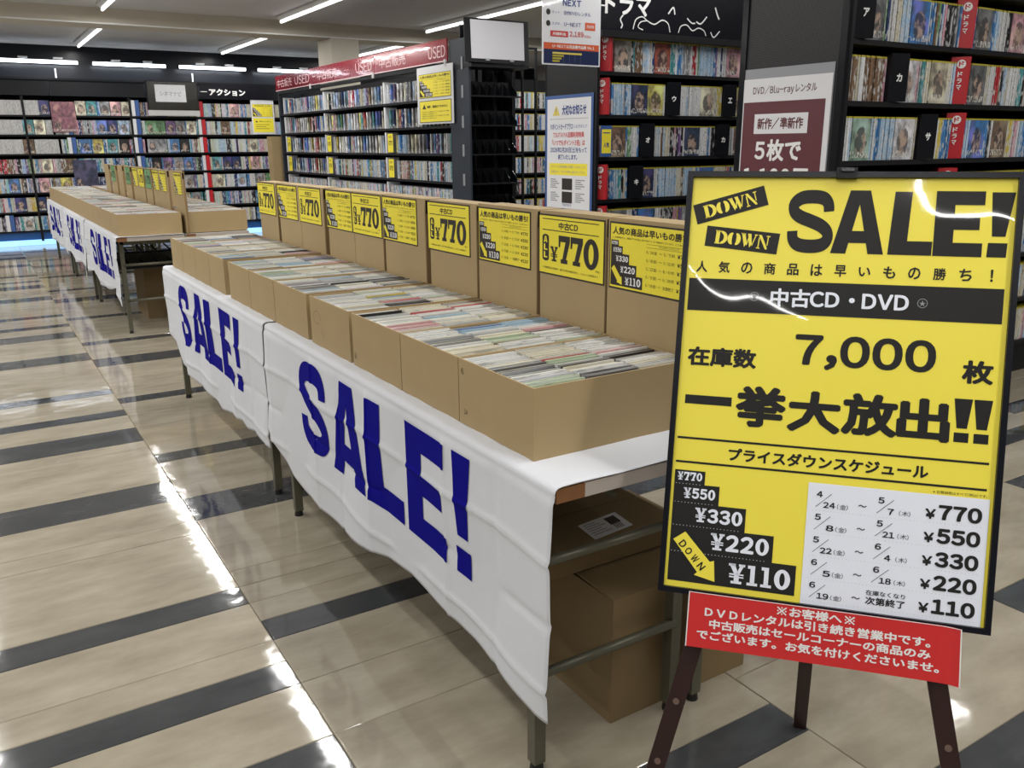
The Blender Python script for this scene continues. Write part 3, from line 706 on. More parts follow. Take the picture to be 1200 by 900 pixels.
for i, ch in enumerate(s):
    a = .0262 + i * (.5158 - .0262 - .019) / 12
    if ch == '!': SP.text(mb, ch, a + .008, .1605, a + .012, .181, K, bold=.03, h=h0)
    elif ch == 'い': SP.text(mb, ch, a, .163, a + .019, .179, K, bold=.022, h=h0)
    else: SP.text(mb, ch, a, .1605, a + .0195, .181, K, bold=.022, h=h0)
SP.text(mb, '在庫数', .0226, .3155, .1425, .3500, K, bold=.04, h=h0)
SP.text(mb, '7,000', .2060, .2830, .4325, .3440, K, bold=.035, h=h0, gap=.05)
SP.text(mb, '枚', .4735, .3125, .5210, .3515, K, bold=.04, h=h0)
SP.rect(mb, .0234, .4035, .1053, .4195, K, h0)
for ch, a0, b0, a1, b1 in (('挙', .1128, .380, .1987, .453), ('大', .2016, .382, .2898, .4545), ('放', .2909, .380, .3803, .4525), ('出', .3787, .381, .4616, .453)):
    SP.text(mb, ch, a0, b0, a1, b1, K, bold=.045, h=h0)
for a0, a1 in ((.4655, .4935), (.4955, .5235)): SP.shape(mb, BLOCK['!'], a0, .3773, a1, .450, K, h0)
SP.rect(mb, .015, .4800, .5246, .4838, K, h0); SP.rect(mb, .015, .5237, .5244, .5275, K, h0)
SP.text(mb, 'プライスダウンスケジュール', .1068, .4930, .4345, .5165, K, bold=.038, h=h0)
SP.text(mb, '※記載価格はすべて(税込)です。', .4435, .5335, .5261, .5385, K, h=h0)
# staircase
st = [(.0150, .5407, .0690, .5652), (.0150, .5652, .0958, .6000), (.0150, .6000, .1442, .6425), (.0150, .6425, .1945, .6895), (.0150, .6895, .2355, .7425)]
for a0, b0, a1, b1 in st: SP.rect(mb, a0, b0, a1, b1, K, h0)
mb.build('black_print', sign)
mb = MB(); h1 = -.0029
SP.text(mb, '中古CD・DVD', .1585, .2050, .3838, .2375, 'board_white', bold=.032, h=h1, gap=.05)
for c in (.131, .405):
    SP.shape(mb, ellipse_ring(.5, .5, .5, .5, .44, .44), c - .008, .213, c + .008, .229, 'notice_grey', h1); SP.text(mb, '★', c - .005, .216, c + .005, .226, 'notice_grey', h=h1)
mb.build('header_lettering', sign); mb = MB(); SP.rect(mb, .2458, .5408, .5300, .7530, 'board_white', h1); mb.build('price_table', sign); mb = MB()
for t_, a0, b0, a1, b1 in (('¥770', .0200, .5440, .0640, .5590), ('¥550', .0330, .5720, .0890, .5910), ('¥330', .0560, .6065, .1390, .6320), ('¥220', .0865, .6490, .1875, .6790), ('¥110', .1215, .6990, .2270, .7345)):
    SP.run(mb, t_, SLAB, a0, b0, a1, b1, 'board_white', h1, gap=.12, widths={'¥': 1.05, '1': .75})
for (b, a1) in ((.5652, .066), (.5990, .093), (.6410, .141), (.6885, .190)):
    n = int((a1 - .018) / .006)
    for i in range(n): SP.rect(mb, .018 + i * .006, b - .0004, .0195 + i * .006, b + .0004, 'board_white', h1)
mb.build('white_print', sign)
mb = MB(); h2 = -.0024
for q in ([(.0124, .0605), (.1334, .0237), (.1437, .0577), (.0226, .0952)], [(.0405, .0965), (.167, .1086), (.1629, .1454), (.0378, .133)]):
    def mixp(u, v): return tuple((q[0][k] * (1 - u) + q[1][k] * u) * (1 - v) + (q[3][k] * (1 - u) + q[2][k] * u) * v for k in (0, 1))
    qq = [mixp(.13, .17), mixp(.88, .17), mixp(.88, .83), mixp(.13, .83)]
    SP.run(mb, 'DOWN', STEN, 0, 0, 1, 1, 'board_yellow', h2, gap=.06, widths={'W': 1.25}, q=qq); mb.build('down_lettering', sign); mb = MB()
SP.poly(mb, [(.0207, .6676), (.0414, .6519), (.0880, .7013), (.0953, .6985), (.0988, .7361), (.0617, .728), (.0672, .7226)], 'board_yellow', h2)
mb.build('down_arrow', sign)
mb = MB(); h3 = -.0020
for g, (x, y) in zip('DOWN', ((.0385, .6745), (.0495, .6862), (.0615, .6985), (.0735, .7110))):
    ca, sa = math.cos(.80), math.sin(.80); s2 = .0068
    q = [(x + dx * ca - dy * sa, y + dx * sa + dy * ca) for dx, dy in ((-s2 * .8, -s2), (s2 * .8, -s2), (s2 * .8, s2), (-s2 * .8, s2))]
    SP.text(mb, g, 0, 0, 1, 1, K, bold=.03, h=h3, q=q)
for i, (d1, e1, d2, e2, f2, p) in enumerate((('4', '24', '5', '7', '木', '770'), ('5', '8', '5', '21', '木', '550'), ('5', '22', '6', '4', '木', '330'), ('6', '5', '6', '18', '木', '220'), ('6', '19', None, None, None, '110'))):
    y = .5544 + i * .0396; sh = -.0003 * i
    SP.text(mb, d1, .2601 + sh, y, .2700 + sh, y + .0105, K, bold=.03, h=h3)
    SP.line(mb, .2598, y + .0275, .2850, y + .0030, .0008, K, h3)
    SP.text(mb, e1, (.2720 if len(e1) == 2 else .2790), y + .0180, .2915, y + .0282, K, bold=.03, h=h3, gap=.05)
    SP.text(mb, '(金)', .2945, y + .0195, .3125, y + .0285, K, h=h3)
    SP.text(mb, '〜', .3285, y + .0165, .3420, y + .0205, K, bold=.02, h=h3)
    if d2:
        SP.text(mb, d2, .3597, y, .3695, y + .0105, K, bold=.03, h=h3)
        SP.line(mb, .3583, y + .0275, .3842, y + .0030, .0008, K, h3)
        SP.text(mb, e2, (.3700 if len(e2) == 2 else .3753), y + .0180, (.3890 if len(e2) == 2 else .3855), y + .0282, K, bold=.03, h=h3, gap=.05)
        SP.text(mb, '(木)', .3934, y + .0195, .4113, y + .0285, K, h=h3)
    else:
        SP.text(mb, '在庫なくなり', .3508, .7148, .4131, .7235, K, bold=.012, h=h3); SP.text(mb, '次第終了', .3508, .7262, .4135, .7395, K, bold=.025, h=h3)
    SP.text(mb, '¥', .4338, y + .0110, .4500, y + .0278, K, bold=.035, h=h3)
    SP.text(mb, p, .4540, y + .0025, .5200, y + .0282, K, bold=.05, h=h3, gap=.04)
    n = 45
    for k in range(n): SP.rect(mb, .2547 + k * .006, y + .0335, .2560 + k * .006, y + .0340, 'notice_grey', h3)
mb.build('table_print', sign)
mb = MB(); SP.slab(mb, .253, -.0055, .286, .0125, .012, 'black', h=-.002); SP.slab(mb, .259, -.004, .280, .002, .004, 'black_gloss', h=.010); mb.build('top_clip', sign)
# easel
easel = thing('easel', 'dark brown three-legged easel holding up the yellow sale sign', 'easel', (0, 0, 0))
k_floor = (O.z) / math.cos(ti)
def leg_pt(side, s): return SP.P(.2725 + side * (.19 + (s - .8) * .22), s, -.020)
for side in (-1, 1):
    a, b = leg_pt(side, .35), leg_pt(side, 1.282)
    mb = MB(); mb.bar(a, b, .031, .012, 'easel', up=Nv); lo = mb.build('leg', easel)
    mm = MB()
    for s in (.845, .965, 1.08):
        p = leg_pt(side, s) + SP.n * .0063; mm.tube(p, p + SP.n * .002, .006, 'screw', 10)
    mm.build('screw', lo)
top = SP.P(.2725, .38, -.026); foot = Vector((.625, -.10, .0))
MB().bar(top, foot, .014, .028, 'easel', up=Rv).build('leg', easel)
mb = MB(); mb.bar(leg_pt(-1, .36), leg_pt(1, .36), .02, .012, 'easel', up=Nv); mb.bar(leg_pt(-1, .76), leg_pt(1, .76), .03, .012, 'easel', up=Nv); mb.build('crossbar', easel)
for side in (-1, 1):
    p = leg_pt(side, .770); MB().bar(p, p + SP.n * .022, .02, .008, 'easel', up=Dv).build('ledge', easel)
# red notice taped to the sign's foot
red = MB(); nA = 40; vs = []; 
def redP(u, v, e=0):
    a = .0562 + (.4990 - .0562) * u + (.0035 * v * u); b = (.7560 * (1 - v) + .8548 * v) - .003 * u * v
    return SP.P(a, b, .0075 + .010 * max(0, (u - .93) / .07) ** 2 - .004 * math.sin(u * 3.1) * v + e)
for i in range(nA + 1):
    for j in range(5): vs.append(redP(i / nA, j / 4))
red.add(vs, [(i * 5 + j, i * 5 + j + 1, (i + 1) * 5 + j + 1, (i + 1) * 5 + j) for i in range(nA) for j in range(4)], 'red_paper')
ro = red.build('red_notice', label='red paper notice in white Japanese text taped under the yellow sign', cat='notice')
md = ro.modifiers.new('thick', 'SOLIDIFY'); md.thickness = .0006; md.offset = 0
wt = MB()
def redtext(t, a0, b0, a1, b1, bold):
    vs, fs = compose(t, bold); x0 = min(v[0] for v in vs); x1 = max(v[0] for v in vs); y0 = min(v[1] for v in vs); y1 = max(v[1] for v in vs)
    out = []
    for v in vs:
        a = a0 + (a1 - a0) * (v[0] - x0) / (x1 - x0); b = b1 + (b0 - b1) * (v[1] - y0) / (y1 - y0)
        out.append(redP((a - .0562) / .4428, (b - .756) / .0988, .0007 + v[2]))
    wt.add(out, fs, 'white_print')
redtext('お客様へ', .2290, .7600, .3150, .7775, .032)
for cx in (.2165, .3275):
    for sgn in (-1, 1):
        wt.add([redP((cx + a - .0562) / .4428, (.7690 + b - .756) / .0988, .0009) for a, b in ((-.0075 - .0008, -.0065 * sgn + .0008 * sgn), (-.0075 + .0008, -.0065 * sgn - .0008 * sgn), (.0075 + .0008, .0065 * sgn - .0008 * sgn), (.0075 - .0008, .0065 * sgn + .0008 * sgn))], [(0, 1, 2, 3)], 'white_print')
    for a, b in ((0, -.0055), (0, .0055), (-.0065, 0), (.0065, 0)):
        wt.add([redP((cx + a + p - .0562) / .4428, (.7690 + b + q - .756) / .0988, .0009) for p, q in ((-.0012, -.0012), (.0012, -.0012), (.0012, .0012), (-.0012, .0012))], [(0, 1, 2, 3)], 'white_print')
redtext('ＤＶＤレンタルは引き続き営業中です。', .0862, .7800, .4545, .7975, .032)
redtext('中古販売はセールコーナーの商品のみ', .0952, .8010, .4554, .8180, .032)
redtext('でございます。お気を付けくださいませ。', .0747, .8215, .4690, .8390, .032)
wt.build('lettering', ro)
ed = MB()
for u0, v0, u1, v1 in ((0, 0, 1, .012), (0, 0, .004, 1), (.996, 0, 1, 1)):
    n = 20; vv = []
    for i in range(n + 1):
        f = i / n
        if u1 - u0 > .5: vv += [redP(u0 + (u1 - u0) * f, v0, .0008), redP(u0 + (u1 - u0) * f, v1, .0008)]
        else: vv += [redP(u0, v0 + (v1 - v0) * f, .0008), redP(u1, v0 + (v1 - v0) * f, .0008)]
    ed.add(vv, [(2 * i, 2 * i + 1, 2 * i + 3, 2 * i + 2) for i in range(n)], 'white_print')
ed.build('white_edge', ro)

# ================================================================== RACKS
LV = [.20, .455, .71, .965, 1.225, 1.48, 1.733]
DCOL = [('white', (.70, .71, .73)), ('pale blue', (.40, .56, .74)), ('blue', (.06, .22, .50)), ('dark blue', (.02, .05, .16)), ('cream', (.62, .58, .45)), ('pink', (.62, .33, .40)), ('red', (.45, .04, .05)), ('black', (.02, .02, .025)),
        ('grey', (.30, .31, .33)), ('teal', (.08, .33, .36)), ('yellow', (.62, .50, .10)), ('green', (.14, .30, .13)), ('brown', (.20, .12, .07)), ('purple', (.20, .12, .28))]
DW = [26, 16, 9, 5, 10, 6, 3, 5, 7, 4, 3, 3, 3, 2]
CW = [4, 5, 5, 6, 4, 4, 3, 4, 6, 3, 3, 2, 6, 3]
def case_mesh(w, d, h, m, strip=True):
    b = MB(); b.box(0, 0, 0, w, d, h - .008, m)
    b.box(0, .0005, h - .008, w, d, h, 'top_yellow' if strip else m); return b.mesh('dvd_case')
SPINE = case_mesh(.0140, .135, .190, 'spine_print'); COVER = case_mesh(.130, .014, .190, 'cover_print'); COVER_N = case_mesh(.130, .014, .190, 'cover_print', False)
dvd_n = 0
def rack(name, label, cat, x0, x1, yf, depth, ztop, levels, kick='black'):
    t = thing(name, label, cat, ((x0 + x1) / 2, yf + depth / 2, 0)); inv = t.location.copy()
    def bp(nm, *bs):
        m = MB()
        for (a, b, c, d, e, f, mt) in bs: m.box(a - inv.x, b - inv.y, c, d - inv.x, e - inv.y, f, mt)
        return m.build(nm, t)
    for z in levels: bp('shelf', (x0 + .02, yf, z - .022, x1 - .02, yf + depth * .96, z, 'shelf_black'))
    bp('back_panel', (x0, yf + depth * .96, 0, x1, yf + depth, ztop, 'black_matte'))
    for x in (x0, x1 - .02): bp('side_panel', (x, yf, 0, x + .02, yf + depth * .96, ztop, 'shelf_black'))
    bp('plinth', (x0 + .02, yf + .03, 0, x1 - .02, yf + .06, levels[0] - .022, kick))
    return t, bp
def place_row(r, x0, x1, yf, z, rackname, shelfname, feats, stuff, individual, pitch=.0158, cw=.13, limit=300, group='DVD cases on the rental racks', coverlabel=True, wcol=DW):
    """feats: (x, kind) sorted; kinds: cover / red / black / gap"""
    global dvd_n
    x = x0; fi = 0; k = 0; run = None; feats = sorted(feats)
    while x < x1 - .02:
        if fi < len(feats) and x >= feats[fi][0] - .004:
            f = feats[fi]; fi += 1; kind = f[1]
            if kind == 'cover':
                nm, col = f[2] if len(f) > 2 else DCOL[r.choices(range(len(DCOL)), CW)[0]]
                if individual: dvd_n += 1
                put('dvd_case', COVER, label=f'face-out {nm} DVD case, {ordn(k)} from the left, {shelfname} of the {rackname}', cat='dvd case', group=group, loc=(x, yf + .006, z + .001), color=col)
                x += cw + .003; k += 1
            elif kind == 'red':
                t = thing('section_divider', f'red folded section divider with white disc, {ordn(k)} item, {shelfname} of the {rackname}', 'divider', (x, yf - .012, z + .001))
                MB().add([(0, .05, 0), (.055, -.012, 0), (.062, -.012, 0), (.115, .045, 0), (.06, .13, 0), (0, .05, .215), (.055, -.012, .215), (.062, -.012, .215), (.115, .045, .215), (.06, .13, .215)], [(0, 1, 6, 5), (1, 2, 7, 6), (2, 3, 8, 7), (3, 4, 9, 8), (4, 0, 5, 9), (5, 6, 7, 8, 9), (4, 3, 2, 1, 0)], 'divider_red').build('body', t)
                for O_, R_ in (((.002, .045, .212), (.055, -.062, 0)), ((.062, -.012, .212), (.053, .057, 0))):
                    wm = MB(); P = Panel(O_, R_, (0, 0, -1)); P.shape(wm, ellipse_ring(.5, .5, .5, .5, .01, .01, 16), .02, .010, .060, .050, 'white_print', .001)
                    P.text(wm, 'ド', .028, .018, .052, .042, 'divider_red', bold=.04, h=.0016)
                    for i, ch in enumerate('ドラマ'): P.text(wm, ch, .028, .065 + i * .030, .050, .088 + i * .030, 'white_print', bold=.03, h=.001)
                    wm.build('white_print', t)
                x += .108; k += 1
            elif kind == 'black':
                kana = f[2]; t = thing('index_divider', f'black index divider {f[3]}, {shelfname} of the {rackname}', 'divider', (x, yf - .01, z + .001))
                Mx = Matrix.Rotation(math.radians(-16), 4, 'Z')
                MB().box(0, 0, 0, .096, .012, .205, 'black_gloss', Mx).box(.002, .012, 0, .014, .12, .20, 'black_gloss').build('body', t)
                wm = MB(); P = Panel(Mx @ Vector((0, 0, .205)), Mx @ Vector((1, 0, 0)), (0, 0, -1)); P.text(wm, kana, .034, .085, .064, .12, 'white_print', bold=.04, h=.001); wm.build('kana_mark', t)
                x += .088; k += 1
            elif kind == 'gap': x += f[2]
            continue
        if run is None or r.random() < .55: run = r.choices(range(len(DCOL)), wcol)[0]
        nm, col = DCOL[run]; j = 1 + r.uniform(-.25, .15); c = tuple(min(1, q * j) for q in col)
        dy = r.uniform(0, .006); th = .014
        if individual and dvd_n < limit:
            dvd_n += 1
            put('dvd_case', SPINE, label=f'{nm} DVD spine, {ordn(k)} from the left, {shelfname} of the {rackname}', cat='dvd case', group=group, loc=(x, yf + .006 + dy, z + .001), color=c)
        else:
            stuff.cur = c; stuff.box(x, yf + .006 + dy, z + .001, x + th, yf + .135, z + .183, 'spine_print_stuff'); stuff.cur = (.3, .26, .03); stuff.box(x, yf + .007 + dy, z + .183, x + th, yf + .135, z + .191, 'top_yellow')
        x += pitch + r.uniform(-.0008, .001) + (.012 if r.random() < .02 else 0); k += 1
r = random.Random(23)
# near rental rack on the right
XR, YR = 2.455, 1.35
rk, bp = rack('rental_rack', 'tall black rental rack full of DVDs directly behind the sale sign', 'shelf', XR, 5.0, YR - .01, .50, 2.26, LV + [1.99])
bp('header_board', (XR, YR + .02, 2.0, 5.0, YR + .06, 2.26, 'fascia_dark'))
st_r = MB()
BLUE = ('blue', (.05, .20, .50)); GREY = ('grey', (.16, .17, .18)); WHITE = ('white', (.62, .62, .66)); CREAM = ('cream', (.55, .50, .38)); BRN = ('brown', (.22, .14, .10)); PINK = ('pink', (.62, .33, .40))
place_row(r, XR + .02, 4.02, YR, LV[6], 'right-hand rack', 'top shelf', [(2.45, 'black', 'ア', 'at the left end'), (2.552, 'cover', GREY), (2.874, 'cover', BLUE), (3.265, 'red'), (3.40, 'cover', GREY), (3.70, 'cover', PINK)], st_r, True, wcol=DW, pitch=.0172)
place_row(r, XR + .02, 4.02, YR, LV[5], 'right-hand rack', 'second shelf', [(2.742, 'black', 'カ', 'left of the white cover'), (2.837, 'cover', WHITE), (3.070, 'cover', CREAM), (3.267, 'red'), (3.40, 'cover', GREY)], st_r, True, pitch=.0172)
place_row(r, XR + .02, 4.02, YR, LV[4], 'right-hand rack', 'third shelf', [(2.547, 'cover', ('green', (.25, .38, .30))), (2.842, 'cover', WHITE), (3.005, 'black', 'サ', 'right of the white cover'), (3.294, 'red'), (3.454, 'cover', BLUE), (3.66, 'cover', BRN)], st_r, True, pitch=.0172)
place_row(r, XR + .02, 4.02, YR, LV[3], 'right-hand rack', 'fourth shelf', [(2.65, 'cover', BRN), (3.269, 'red'), (3.41, 'cover', GREY), (3.72, 'cover', BLUE)], st_r, False)
for z in LV[:3]: place_row(r, XR + .5, 4.6, YR, z, '', '', [], st_r, False, pitch=.018)
for z in LV[3:]: place_row(r, 4.05, 4.9, YR, z, '', '', [], st_r, False, pitch=.018)
# mesh side panel with its poster
mbp = MB(); mbp.box(XR - .004, YR + .035, .05, XR, YR + .555, 2.6, 'mesh_panel'); 
t = thing('mesh_end_panel', 'tall black perforated end panel at the left end of the rack behind the sign', 'panel', (XR - .01, YR + .29, 0))
MB().box(-.006, -.265, .05, .004, .265, 2.6, 'mesh_panel').build('perforated_sheet', t)
MB().box(-.014, -.300, 0, .010, -.265, 2.62, 'black_gloss').box(-.014, .265, 0, .010, .30, 2.62, 'black_gloss').box(-.014, -.265, 2.58, .010, .265, 2.62, 'black_gloss').build('frame', t)
P = Panel((XR - .021, YR + .560, 1.597), (0, -1, 0), (0, 0, -1)); mb = MB(); w, hh = .515, .728
P.slab(mb, -.012, -.045, w + .004, hh, .002, 'notice_grey', h=-.003)
P.slab(mb, 0, 0, w, hh, .0015, 'notice_white'); P.rect(mb, .012, .105, w - .028, hh - .02, 'maroon', .002)
P.text(mb, 'DVD/Blu-rayレンタル', .065, .033, .435, .078, 'maroon', bold=.015, h=.002)
P.rect(mb, .085, .160, .400, .250, 'notice_white', .0025); P.text(mb, '新作/準新作', .105, .178, .375, .230, 'maroon', bold=.03, h=.003)
P.text(mb, '5枚で', .10, .275, .375, .375, 'white_print', bold=.035, h=.003); P.text(mb, '1,100円', .035, .405, .425, .505, 'white_print', bold=.035, h=.003)
mb.build('rental_price_poster', label='maroon and white rental price poster on the perforated end panel', cat='poster')
# drama rack
XD, YD = 2.53, 3.2
rk, bp = rack('drama_rack', 'black drama DVD rack with doodled header, left of the perforated panel', 'shelf', XD, 5.2, YD - .01, .56, 2.28, LV)
hb = bp('header_board', (XD, YD - .03, 1.965, 5.2, YD + .0, 2.28, 'fascia_dark'))
P = Panel((XD - 3.865, YD - .03 - YD - .27, 2.28), (1, 0, 0), (0, 0, -1))
bp('header_rail', (XD, YD - .05, 1.925, 5.2, YD, 1.962, 'shelf_black'))
mb = MB(); P.text(mb, 'ドラマ', .03, .105, .385, .225, 'white_print', bold=.035, h=.002); P.rect(mb, .0, .178, .035, .186, 'white_print', .002)
for pts, w in (([(.25, .30), (.27, .245), (.32, .225), (.36, .245), (.42, .262), (.48, .235), (.53, .25), (.55, .30)], .007), ([(.33, .30), (.29, .285), (.31, .255), (.36, .245)], .006), ([(.53, .195), (.57, .155), (.585, .195)], .01), ([(.62, .30), (.64, .26), (.69, .25), (.74, .28), (.79, .262), (.84, .275), (.86, .305)], .007),
               ([(.69, .21), (.73, .235), (.76, .235)], .008), ([(.77, .225), (.81, .235), (.86, .19)], .009), ([(.17, .225), (.15, .25), (.165, .28), (.155, .30)], .009), ([(.25, .085), (.32, .11), (.38, .10), (.42, .06)], .018), ([(.93, .13), (.95, .17), (.97, .20)], .012), ([(.90, .28), (.93, .31), (.98, .27)], .008), ([(.0, .105), (.16, .10)], .010)):
    dense = []
    for i in range(len(pts) - 1):
        p0 = pts[max(i - 1, 0)]; p1 = pts[i]; p2 = pts[i + 1]; p3 = pts[min(i + 2, len(pts) - 1)]
        for k in range(5):
            tt = k / 5
            dense.append(tuple(.5 * ((2 * p1[c]) + (-p0[c] + p2[c]) * tt + (2 * p0[c] - 5 * p1[c] + 4 * p2[c] - p3[c]) * tt * tt + (-p0[c] + 3 * p1[c] - 3 * p2[c] + p3[c]) * tt ** 3) for c in (0, 1)))
    dense.append(pts[-1]); vs, fs = ribbon(dense, w); mb.add([P.P(a, b, .002) for a, b in vs], fs, 'white_print')
mb.build('white_doodles', hb)
st_d = MB(); RED = ('orange red', (.40, .10, .07))
DR = 'drama rack'
place_row(r, XD + .02, 5.1, YD, LV[6], DR, 'top shelf', [(2.56, 'red'), (2.655, 'cover', ('grey', (.35, .33, .30))), (2.985, 'cover', RED), (3.62, 'cover', PINK), (4.2, 'cover')], st_d, False)
place_row(r, XD + .02, 5.1, YD, LV[5], DR, 'second shelf', [(2.55, 'red'), (2.805, 'cover', ('dark blue', (.03, .05, .10))), (2.95, 'cover', ('yellow', (.55, .48, .12))), (3.087, 'black', 'ウ', 'at the middle of the shelf'), (3.40, 'cover', CREAM), (3.60, 'black', 'エ', 'near the right of the shelf'), (3.70, 'cover', ('yellow', (.5, .45, .16)))], st_d, False)
place_row(r, XD + .02, 5.1, YD, LV[4], DR, 'third shelf', [(2.64, 'cover', BRN), (2.88, 'black', 'オ', 'in the left half of the shelf'), (3.28, 'cover', ('dark blue', (.05, .08, .14))), (3.56, 'black', 'カ', 'in the right half of the shelf'), (3.73, 'cover', BRN)], st_d, False)
place_row(r, XD + .02, 5.1, YD, LV[3], DR, 'fourth shelf', [(2.55, 'red'), (2.80, 'black', 'キ', 'left of a dark blue cover'), (2.885, 'cover', ('dark blue', (.03, .05, .14))), (3.42, 'cover', BLUE)], st_d, False)
place_row(r, XD + .02, 5.1, YD, LV[2], DR, 'fifth shelf', [(2.55, 'red'), (2.67, 'cover', GREY), (2.9, 'cover', BLUE)], st_d, False)
for z in LV[:2]: place_row(r, XD + .02, 5.1, YD, z, '', '', [], st_d, False, pitch=.018)
# small yellow/blue tag at third shelf
mb = MB(); P = Panel((2.555, YD - .02, 1.415), (1, 0, 0), (0, 0, -1)); P.slab(mb, 0, 0, .085, .185, .006, 'notice_blue'); P.rect(mb, .006, .022, .079, .165, 'card_yellow', .0065); P.text(mb, '人気', .02, .10, .065, .13, 'notice_text', bold=.03, h=.007); P.rect(mb, .015, .04, .07, .046, 'notice_text', .007)
mb.build('shelf_tag', label='small yellow and blue tag at the left end of the drama rack third shelf', cat='tag')
# blue-edged notice on its side
P = Panel((XD - .004, 3.735, 1.610), (0, -1, 0), (0, 0, -1)); mb = MB(); w, hh = .520, .735
P.slab(mb, 0, 0, w, hh, .003, 'notice_blue'); P.rect(mb, .022, .022, w - .022, hh - .022, 'notice_white', .0035)
P.poly(mb, [(.085, .125), (.125, .06), (.165, .125)], 'gold', .004); P.text(mb, '!', .121, .080, .129, .118, 'notice_text', h=.0045)
P.text(mb, '大切なお知らせ', .19, .062, .450, .125, 'notice_text', bold=.04, h=.004); P.rect(mb, .05, .145, .47, .148, 'notice_grey', .004)
P.text(mb, 'Vポイントカードプラス', .06, .175, .31, .213, 'notice_text', bold=.03, h=.004); P.text(mb, 'におきまして', .32, .185, .46, .205, 'notice_text', h=.004)
P.text(mb, 'TSUTAYA店頭利用特典', .09, .228, .43, .264, 'notice_red', bold=.03, h=.004); P.text(mb, '「いつでもポイント3倍」は', .08, .276, .44, .314, 'notice_red', bold=.03, h=.004)
P.text(mb, '2026年2月28日(土)をもって', .06, .322, .46, .358, 'notice_text', bold=.03, h=.004); P.text(mb, '終了いたします。', .15, .368, .36, .402, 'notice_text', bold=.03, h=.004)
P.rect(mb, .05, .425, .47, .50, 'card_yellow', .004); P.text(mb, 'ポイントの有効期限や詳細につきましては', .07, .438, .45, .455, 'notice_grey', h=.0045); P.text(mb, '店頭スタッフまでお問い合わせください', .07, .470, .45, .487, 'notice_grey', h=.0045)
for j in range(2):
    for i, m in enumerate(('notice_grey', 'card_black', 'notice_grey')):
        a, b = .065 + i * .14, .525 + j * .085
        if m == 'card_black': P.rect(mb, a - .01, b - .005, a + .105, b + .068, m, .004)
        else:
            for q in range(5): P.rect(mb, a, b + q * .013, a + .06 + .02 * ((q + i) % 3), b + .007 + q * .013, m, .004)
P.text(mb, 'TSUTAYA', .20, .682, .30, .698, 'notice_text', bold=.02, h=.004)
mb.build('framed_notice', label='white notice with blue border on the side of the drama rack', cat='poster')
# upper poster hanging at the rack corner, facing the aisle
P = Panel((2.085, 3.13, 2.338), (1, 0, 0), (0, 0, -1)); mb = MB(); w, hh = .415, .590
mb2 = mb; P.slab(mb, 0, 0, w, hh, .004, 'notice_white', h=-.004); dz = .0
def Y2(v): return v
P.text(mb, 'TSUTAYAプレミアム', .04, .145, .38, .18, 'gold', bold=.03, h=.001)
P.text(mb, 'NEXT', .14, .235, .27, .270, 'notice_text', bold=.04, h=.001)
for b, t1, t2 in ((.300, 'ネット', '旧作DVDレンタル'), (.360, 'スマホ', 'U-NEXT')):
    P.shape(mb, ellipse_ring(.5, .5, .5, .5, .01, .01, 16), .025, b - .008, .055, b + .024, 'card_black', .001)
    P.text(mb, t1, .065, b, .12, b + .014, 'notice_text', h=.001); P.text(mb, t2, .15, b - .004, .34 if t2[0] != 'U' else .27, b + .018, 'notice_text', bold=.01, h=.001)
P.rect(mb, .30, .350, .375, .392, 'orange', .001); P.text(mb, '見放題', .31, .362, .365, .380, 'white_print', h=.0015)
P.rect(mb, .055, .405, .18, .437, 'notice_red', .001); P.text(mb, '月額料金', .07, .413, .165, .430, 'white_print', bold=.02, h=.0015); P.text(mb, '2,189', .19, .403, .29, .435, 'notice_red', bold=.03, h=.001); P.text(mb, '円(税込)', .295, .418, .345, .434, 'notice_red', h=.001)
P.rect(mb, .01, .470, w - .01, .505, 'orange', .001); P.text(mb, 'U-NEXTは見放題作品数 No.1', .07, .478, .37, .497, 'white_print', bold=.02, h=.0015)
mb.v = mb.v
P.rect(mb, .01, .505, w - .01, hh - .008, 'navy', .001); 
for i, L_ in enumerate((.21, .08, .065, .05)): P.rect(mb, .07, .520 + i * .0145, .07 + L_, .530 + i * .0145, 'gold' if i == 0 else 'top_yellow', .0015)
for i in range(5): P.rect(mb, .11 + i * .04, .515, .111 + i * .04, .578, 'notice_grey', .0013)
for s_ in (.08, .33): mb.box(2.085 + s_, 3.132, 2.338, 2.087 + s_, 3.134, 2.85, 'clear_plastic')
mb.build('hanging_poster', label='white orange and navy service poster hanging at the left corner of the drama rack', cat='poster')

# used goods rack: faces the aisle (-X), runs away from the camera
XU, Y0, Y1 = 3.1, 6.12, 11.16
ur = thing('used_goods_rack', 'long black rack of used discs under the red header in the middle', 'shelf', (XU + .35, (Y0 + Y1) / 2, 0))
def ub(nm, parent, *bs):
    m = MB()
    for (a, b, c, d, e, f, mt) in bs: m.box(a - XU - .35, b - (Y0 + Y1) / 2, c, d - XU - .35, e - (Y0 + Y1) / 2, f, mt)
    return m.build(nm, parent)
for z in LV: ub('shelf', ur, (XU, Y0, z - .022, XU + .33, Y1, z, 'shelf_black'))
ub('back_panel', ur, (XU + .33, Y0, 0, XU + .37, Y1, 2.02, 'black_matte'))
ub('end_panel', ur, (XU - .01, Y1, 0, XU + .7, Y1 + .03, 2.2, 'slate'))
ub('top_rail', ur, (XU - .01, Y0, 2.00, XU + .05, Y1, 2.035, 'shelf_black'))
ub('rear_shelf_side', ur, (XU + .37, Y0, 0, XU + .70, Y1, 2.0, 'shelf_black'))
